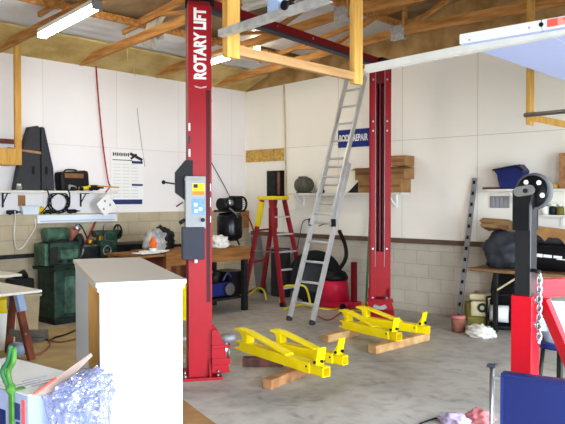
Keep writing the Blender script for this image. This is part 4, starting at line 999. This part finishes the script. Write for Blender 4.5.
arm('nearest yellow lift arm, lying in front of the lettered red post', at(326, 377, z=zb), at(243, 350, z=zb))
arm('yellow lift arm lying second, just behind the nearest one', at(345, 365, z=zb), at(277, 349, z=zb + .02))
arm('yellow lift arm lying in front of the right red post, nearer of its pair', at(399, 341, z=zb), at(345, 328, z=zb))
arm('yellow lift arm beside the right red post, farther of its pair', at(428, 334, z=zb), at(362, 324, z=zb + .0))
beam('reddish timber end sticking out under the nearest yellow arm', at(267, 385, z=.04), at(318, 364, z=.04), .10, .088, 'block_wood')
beam('short dark timber under the forked end of the nearest yellow arm', at(243, 362, z=.04), at(283, 362, z=.04), .11, .088, 'block_dark')
beam('pale timber sticking out left under the arms by the right post', at(325, 339, z=.04), at(356, 332, z=.04), .10, .088, 'block_pale')
beam('long tan timber under the open ends of the arms by the right post', at(372, 350, z=.04), at(426, 336.5, z=.04), .11, .088, 'block_pale')
# ------------------------------------------------------------------ right end of the back wall
zr = at(520, 189, y=-.3).z
x0 = at(486, 190, y=-.3).x
t = thing('wall_shelf', 'white wall shelf at far right holding the dark blue bundle', 'shelf', (0, 0, zr))
MB().box((x0 + 1.0, -.16, -.015), (2.0, .32, .03), bev=.003).build('board', 'white_top', t)
for x in (x0 + .3, x0 + 1.7): MB().box((x, -.012, -.13), (.03, .024, .2)).bar((x, -.02, -.2), (x, -.26, -.035), .02, .02).build('bracket', 'white_paint', t)
zr2 = zr - .33
t = thing('wall_shelf', 'lower white shelf at far right with small jars, under the one with the blue bundle', 'shelf', (0, 0, zr2))
MB().box((x0 + 1.35, -.10, -.012), (1.3, .20, .024), bev=.003).build('board', 'white_top', t)
for x in (x0 + .9, x0 + 1.8): MB().box((x, -.012, -.08), (.03, .024, .12)).build('bracket', 'white_paint', t)
for px, m, lab in ((545.5, 'white_paint', 'small white jar on the lower right shelf beside the caster wheel'), (553, 'lathe_dark', 'small black jar in the middle of the lower right shelf'), (560.5, 'olive', 'small dark olive jar at the right of the lower right shelf')):
    p = at(px, 208, y=-.11); t = thing('jar', lab, 'jar', (p.x, -.11, zr2))
    MB().lathe([(0, 0), (.045, 0), (.045, .09), (.03, .11), (0, .11)], n=16).build('body', m, t); MB().cyl((0, 0, .11), (0, 0, .135), .034, n=16).build('lid', 'white_paint' if m != 'white_paint' else 'lathe_dark', t)
# blue bundle
P = [(496.5, 170.5), (500, 169), (509, 168), (520, 166), (521.5, 164), (523, 166), (527, 171), (526, 174), (525, 189.5), (503, 189.5), (501, 181), (500, 175)]
o_ = at(510, 189.5, y=-.2)
pl = []
for a, b_ in P:
    q = at(a, b_, y=-.2); pl.append((q.x - o_.x, max(q.z - zr, 0)))
t = thing('tarp_bundle', 'dark blue peaked cloth bundle standing on the right wall shelf', 'bundle', (o_.x, -.20, zr))
MB().prism(pl[::-1], (0, -.10, 0), (1, 0, 0), (0, 0, 1), -.2).build('cloth', 'navy', t, bev=.012)
MB().bar(V(pl[0][0], -.115, pl[0][1]), V(pl[3][0], -.115, pl[3][1] - .0), .02, .025).bar(V(pl[3][0], -.115, pl[3][1]), V(pl[6][0], -.115, pl[6][1]), .02, .03).build('edge_binding', 'black', t)
p = at(495, 189, y=-.2); o = MB().box((p.x, -.2, zr + .014), (.30, .12, .028)).build('wood_scrap', 'block_dark'); tag(o, 'flat dark scrap of wood at the left end of the right wall shelf', 'wood')
xe = at(563, 170, y=-.2).x
o = MB().box((xe + .30, -.18, zr + .22), (.62, .24, .44), bev=.004).build('wooden_crate', 'block_wood'); tag(o, 'brown wooden crate at the right end of the top right shelf', 'crate')
o = MB().box((at(552, 186, y=-.2).x - .05, -.2, zr + .03), (.30, .14, .05)).build('wood_offcut', 'pine'); tag(o, 'tan wood offcut on the right shelf behind the caster wheel', 'wood')
a, c = at(490, 196, y=-.02), at(509, 208, y=-.02)
t = thing('wall_vent', 'small grey louvred vent on the back wall below the blue bundle', 'vent', ((a.x + c.x) / 2, -.012, (a.z + c.z) / 2))
MB().box((0, 0, 0), (c.x - a.x, .02, a.z - c.z)).build('frame', 'grey_metal', t)
for k in range(4): MB().box((-.09 + .06 * k, -.014, 0), (.03, .012, (a.z - c.z) * .75)).build('louvre', 'print_grey', t)
# bench with bags
zt_ = .74; yf = -.72
a = at(468, 270, y=yf); zt_ = at(500, 270, y=yf).z
xl = a.x
t = thing('workbench', 'dark wooden bench at far right carrying the grey tarp and the black bag', 'workbench', (xl, 0, 0))
MB().box((.85, -.38, zt_ - .02), (1.7, .70, .04), bev=.004).build('top', 'rough_plank', t)
for x in (.12, .35, 1.6):
    for y in (-.10, -.66):
        if x == .12 and y == -.66: continue
        MB().box((x, y, (zt_ - .04) / 2), (.05, .05, zt_ - .04)).build('leg', 'lathe_dark', t)
MB().bar((.32, -.66, .50), (.70, -.62, zt_ - .03), .04, .02).build('brace', 'cream', t)
p = at(498, 262, y=-.4); 
o = MB().blob((xl + .36, -.42, zt_ + .23), (.27, .26, .27), .22, 2, 11, 4, flat=.23).build('tarp_bundle', 'tarp'); tag(o, 'dark grey tarp bundle on the right bench left of the black post', 'bundle')
t = thing('duffel_bag', 'black duffel bag with a white emblem and lettering on the right bench', 'bag', (xl + 1.05, -.44, zt_))
MB().cyl((-.42, 0, .17), (.55, .04, .17), .165, n=28).build('body', 'bag', t, bev=.02)
MB().lathe([(0, -.01), (.05, 0), (.05, .006), (0, .006)], (-.30, -.160, .20), (0, -1, .25), 18).build('emblem', 'print_grey', t)
lettering('POWER', 'lettering', 'white_paper', t, frame((-.06, -.165, .19), (1, .04, -.12), (0, .2, 1)), .08, .26, bold=.003) if False else MB().bar((-.20, -.166, .203), (-.13, -.164, .20), .006, .04).bar((-.12, -.164, .20), (-.02, -.160, .195), .006, .034).bar((.0, -.160, .194), (.10, -.156, .19), .006, .03).bar((.04, -.166, .168), (.16, -.158, .165), .006, .010).build('lettering', 'white_paper', t)
o = MB().cyl((xl + .55, -.40, zt_ + .40), (xl + 1.65, -.34, zt_ + .38), .07).build('rolled_mat', 'charcoal'); tag(o, 'dark rolled mat lying along the top of the black duffel bag', 'mat')
t_top = zt_ + .475
for k, (a, b_, yy_, m, lab, z0) in enumerate((((487, 225), (515, 228), -.40, 'rough_plank', 'weathered plank with a ragged end resting on the grey tarp bundle', .03), ((526, 229), (575, 236), -.42, 'cardboard', 'torn tan board lying over the rolled mat and black duffel', .0))):
    pa, pb = at(a[0], a[1], y=yy_), at(b_[0], b_[1], y=yy_)
    L = (pb - pa).length; rr = random.Random(k)
    P = [(0, .0), (.02, .03), (-.02, .06), (.03, .10)] + [(L, .11), (L, 0)] + [(L - L * j / 12, -.03 * rr.random() - (.05 if (k and j % 5 == 2) else 0)) for j in range(1, 12)]
    o = MB().prism(P, pa + V(0, 0, -.05), (pb - pa).normalized(), (0, .25, 1), .22 if k == 0 else .03).build('plank', m); tag(o, lab, 'plank')
o = MB().bar((xl + .16, -.22, .0), (xl + .24, -.14, zt_ - .06), .30, .03, up=(0, 1, 0)).build('dark_panel', 'black'); tag(o, 'black sheet leaning under the left end of the right bench', 'sheet')
# generator
p = at(479, 329, z=0)
t = thing('generator', 'small cream and olive engine in a black tube frame on the floor at right', 'generator', (p.x + .02, p.y + .22, 0), math.radians(20))
MB().tube([(-.10, -.17, .02), (.30, -.17, .02), (.34, -.17, .10), (.34, -.17, .42), (.28, -.17, .47), (.02, -.17, .42), (.0, -.17, .36), (.0, -.17, .02)], .015, sub=3).build('frame_tube', 'black', t)
MB().tube([(-.10, .15, .02), (.30, .15, .02), (.34, .15, .10), (.34, .15, .42), (.28, .15, .47), (.02, .15, .42), (.0, .15, .36), (.0, .15, .02)], .015, sub=3).build('frame_tube', 'black', t)
MB().box((.1, .0, .03), (.50, .34, .03)).build('base_plate', 'lathe_dark', t)
MB().box((-.10, -.02, .25), (.22, .26, .20), bev=.03).build('engine_block', 'cream', t)
MB().lathe([(.03, -.05), (.13, -.04), (.14, .02), (.06, .05)], (-.24, 0, .20), (1, .3, 0), 20).build('fan_cover', 'olive', t)
MB().box((-.10, .0, .40), (.26, .22, .08), bev=.025).build('fuel_tank', 'cream', t); MB().cyl((-.14, 0, .44), (-.14, 0, .47), .03).build('fuel_cap', 'rust', t)
MB().ring((-.06, -.155, .27), (0, 1, 0), .06, .03, .02).build('starter_ring', 'lathe_dark', t)
MB().cyl((.03, -.05, .19), (.26, -.05, .19), .11, n=22).build('alternator', 'white_paint', t)
MB().box((-.12, -.05, .09), (.26, .2, .12), bev=.02).build('crankcase', 'olive', t)
p = at(508, 327, z=0); o = MB().blob((p.x + .10, p.y + .05, .13), (.17, .17, .16), .15, 2, 5, 3, flat=.13).build('rubbish_bag', 'bag'); tag(o, 'dark lumpy bag on the floor right of the generator', 'bag')
p = at(456.5, 332, z=0)
t = thing('paint_can', 'rusty pinkish can on the floor at the foot of the slotted rail', 'can', (p.x, p.y + .05, 0))
MB().lathe([(0, 0), (.085, 0), (.088, .12), (.085, .17), (0, .17)], n=24).build('body', 'rust', t); MB().lathe([(.075, .17), (.088, .175), (.088, .20), (.0, .20)], n=24).build('lid', 'pink', t)
p = at(483, 338, z=0); heap('rag', 'crumpled white rag on the concrete in front of the generator', 'rag', V(p.x - .05, p.y + .05, 0), (.17, .11, .09), 'cloth_white', .5, 14, 3)
# slotted rail leaning on the wall
pb = at(458, 322, z=0); pt = at(475, 178, y=-.03); pb = V(pb.x, pb.y, .0)
t = thing('slotted_rail', 'tall slotted steel rail leaning on the back wall at right', 'rail', pb)
d = pt - pb; MB().bar(d.normalized() * .02, d, .075, .02, up=(0, 1, 0), bev=.002).build('rail', 'grey_metal', t)
n_ = 13
for k in range(n_):
    q = d * ((k + .6) / n_); q.y -= .0; MB().bar(q + V(0, -.012, 0) - d.normalized() * .025, q + V(0, -.012, 0) + d.normalized() * .025, .035, .006, up=(0, 1, 0)).build('slot', 'black', t)
# ------------------------------------------------------------------ folded engine hoist
h0 = at(525.5, 295, Z=3.5); z1 = h0.z
t = thing('engine_hoist', 'red engine hoist with a black folded leg and caster wheel raised at right', 'engine hoist', (h0.x, h0.y, 0))
S = .083
MB().box((0, 0, (z1 + 1.66) / 2 + .0), (S, S, 1.66 - z1 + .12), bev=.004).build('folded_leg', 'hoist_black', t)
ztop = at(521, 293, Z=3.45).z
MB().box((0, 0, z1 / 2 + .01), (.108, .108, z1 - .02), bev=.004).build('post', 'bright_red', t)
MB().box((.0, .0, .02), (.60, .40, .04), bev=.004).build('base', 'bright_red', t)
dr_ = (RT + FW * .28).normalized()
a = V(0, 0, z1 + .03) + dr_ * .06
zb_ = at(545, 286, Z=3.62).z
MB().bar(V(0, 0, zb_) + dr_ * .05 + FW * .03, V(0, 0, zb_) + dr_ * .85 + FW * .03, .07, .092, bev=.004).build('cross_arm', 'bright_red', t)
MB().bar(V(0, 0, zb_ - .05) + RT * .09, V(0, 0, .42) + RT * .42, .085, .03, up=dr_, bev=.003).build('brace', 'bright_red', t)
MB().bar(V(0, 0, .03) + RT * .02, V(0, 0, .03) + RT * .60, .10, .05, bev=.003).build('foot_beam', 'bright_red', t)
for px, py in ((534, 300.5), (534, 325)):
    q = at(px, py, Z=3.45) - V(h0.x, h0.y, 0)
    MB().cyl((.045, q.y * 0 - .0, q.z), (.062, 0, q.z), .020, n=6).cyl((.062, 0, q.z), (.072, 0, q.z), .011, n=10).build('bolt', 'steel', t)
w = MB(); n_ = 15
q0 = at(539.5, 276, Z=3.38) - V(h0.x, h0.y, 0); q1 = at(539, 341, Z=3.38) - V(h0.x, h0.y, 0)
for k in range(n_):
    c = q0.lerp(q1, k / (n_ - 1)); e = RT if k % 2 else FW
    w.tube([c + e * .010 + UP * .014, c + UP * .021, c - e * .010 + UP * .014, c - e * .010 - UP * .014, c - UP * .021, c + e * .010 - UP * .014], .0042, n=6, closed=True, sub=2)
w.build('chain', 'steel', t)
MB().cyl(q0 + UP * .02 - dr_ * .0, q0 + UP * .02 + FW * .20, .010).build('chain_hook', 'lathe_dark', t)
# caster
wc = at(534, 191.5, Z=3.5) - V(h0.x, h0.y, 0)
ax = V(.0, -1, 0)
cs = MB().lathe([(.03, -.024), (.072, -.024), (.094, -.020), (.097, 0), (.094, .020), (.072, .024), (.03, .024)], wc, ax, 40, closed=True).build('caster_wheel', 'tyre_grey', t)
w = MB().lathe([(.0, .024), (.02, .030), (.03, .026), (.076, .0255), (.084, .022), (.084, -.022), (.0, -.024)], wc, ax, 36).build('wheel_disc', 'black_gloss', cs)
for k in range(5):
    a_ = k * 2 * PI / 5 + .9
    c = wc + V(math.cos(a_) * .057, 0, math.sin(a_) * .057)
    MB().cyl(c + ax * .0245, c + ax * .0275, .013, n=14).build('lightening_hole', 'white_paint', cs)
fk = MB().prism([(-.045, -.20), (.042, -.20), (.042, -.07), (.062, .0), (.045, .034), (-.01, .036), (-.045, .005)], V(0, -.045, wc.z), (1, 0, 0), (0, 0, 1), .02).build('caster_fork', 'black', t)
fk2 = MB().prism([(-.045, -.20), (.042, -.20), (.042, -.07), (.062, .0), (.045, .034), (-.01, .036), (-.045, .005)], V(0, .055, wc.z), (1, 0, 0), (0, 0, 1), .012).build('caster_fork', 'black', t)
q = at(522, 190, Z=3.42) - V(h0.x, h0.y, 0)
sl = [(.045 * (1 if abs(a) < 1 else -1) + .022 * math.cos(a * PI / 2), .022 * math.sin(a * PI / 2)) for a in (-1, -.6, -.3, 0, .3, .6, .99)]
sl = [(.03 + .025 * math.cos(x), .025 * math.sin(x)) for x in [(-90 + 30 * k) * PI / 180 for k in range(7)]] + [(-.03 + .025 * math.cos(x), .025 * math.sin(x)) for x in [(90 + 30 * k) * PI / 180 for k in range(7)]]
pt_ = MB().prism(sl, V(q.x + .0, -.066, wc.z + .003), (1, 0, .15), (-.15, 0, 1), .006).build('slot_plate', 'steel', fk)
MB().cyl(V(q.x + .01, -.071, wc.z + .003), V(q.x + .01, -.082, wc.z + .003), .012, n=8).build('axle_bolt', 'lathe_dark', fk)
# white bucket behind the hoist
p = at(560, 330, Z=5.3)
t = thing('bucket', 'white plastic bucket standing on a stool behind the red hoist brace', 'bucket', (p.x, p.y, .57))
MB().lathe([(0, 0), (.115, 0), (.135, .26), (.14, .27), (.14, .30), (.13, .30), (.11, .02), (0, .02)], n=28).build('body', 'white_gloss', t); MB().box((-.09, -.09, .14), (.07, .07, .1), rz=.785).build('label', 'bluegrey', t)
t = thing('stool', 'dark stool under the white bucket behind the red hoist', 'stool', (p.x, p.y, 0))
MB().cyl((0, 0, .53), (0, 0, .57), .18).build('seat', 'navy', t)
for k in range(4):
    a_ = k * PI / 2 + .4; MB().cyl((.12 * math.cos(a_), .12 * math.sin(a_), .53), (.17 * math.cos(a_), .17 * math.sin(a_), 0), .016).build('leg', 'lathe_dark', t)
# ------------------------------------------------------------------ blue panel in the right foreground
c0 = at(501, 375, Z=2.7); pd = (RT * .84 - FW * .54).normalized(); pn = V(pd.y, -pd.x, 0)
t = thing('blue_tool_cart', 'dark blue sheet-metal cart side with a steel tube rail at lower right', 'tool cart', (c0.x, c0.y, 0), math.atan2(pd.y, pd.x))
H = c0.z
MB().box((.40, .02, H / 2 + .04), (.80, .04, H - .08), bev=.006).build('side_panel', 'panel_blue', t)
MB().box((.40, .02, H + .002), (.80, .055, .014), bev=.003).build('top_rim', 'panel_blue', t)
MB().box((.005, .02, H / 2 + .04), (.012, .05, H - .09)).build('end_trim', 'navy', t)
for x in (.06, .74): MB().cyl((x, .0, .04), (x, .04, .04), .04).box((x, .02, .07), (.03, .05, .05)).build('caster', 'black', t)
rl = MB().cyl((-.042, .02, H - .62), (-.042, .02, H + .025), .010, n=12).build('rail_tube', 'steel', t)
MB().box((-.042, .02, H + .028), (.036, .03, .012), bev=.003).build('end_cap', 'slate', rl)
for dz in (.018, .32): MB().box((-.02, .02, H - dz), (.045, .012, .010)).build('bracket', 'steel', rl)
# scraps at the bottom edge
p = at(455, 424, z=0); heap('rag', 'crumpled lilac rag on the concrete at the bottom edge of the view', 'rag', V(p.x, p.y, 0), (.12, .08, .05), 'lilac', .4, 20)
p = at(480, 425, z=0); heap('rag', 'crumpled pink rag on the concrete beside the blue cart rail', 'rag', V(p.x, p.y, 0), (.11, .07, .07), 'pink', .4, 22)
P = [at(x, y, z=.01) for x, y in ((420, 424), (430, 420), (440, 418), (450, 421), (462, 420), (470, 424))]
tag(MB().tube(P, .007, sub=5).build('cable', 'cable_black'), 'thin dark cord on the concrete at the bottom edge of the view', 'cord')
# ------------------------------------------------------------------ daylight and exposure
wd = bpy.data.worlds.new('world'); SC.world = wd; wd.use_nodes = True
nt = wd.node_tree; bg = nt.nodes['Background']; bg.inputs['Color'].default_value = (.80, .90, 1.0, 1); bg.inputs['Strength'].default_value = 17.0
for i, (a, c) in enumerate(DOORS):
    ld = bpy.data.lights.new('doorway_daylight', 'AREA'); ld.shape = 'RECTANGLE'; ld.size = c - a; ld.size_y = 2.6
    ld.cycles.is_portal = True
    lo = bpy.data.objects.new('doorway_daylight', ld); COL.objects.link(lo); lo.location = (XR + .19, (a + c) / 2, 1.3); lo.rotation_euler = (0, PI / 2, 0)
    lo.rotation_euler = (PI / 2, 0, PI / 2)
SC.view_settings.view_transform = 'Standard'; SC.view_settings.look = 'None'; SC.view_settings.gamma = 1; SC.view_settings.use_curve_mapping = False
SC.view_settings.exposure = 0.35
SC.cycles.use_denoising = True
SC.cycles.max_bounces = 10; SC.cycles.diffuse_bounces = 6
bpy.context.view_layer.update()
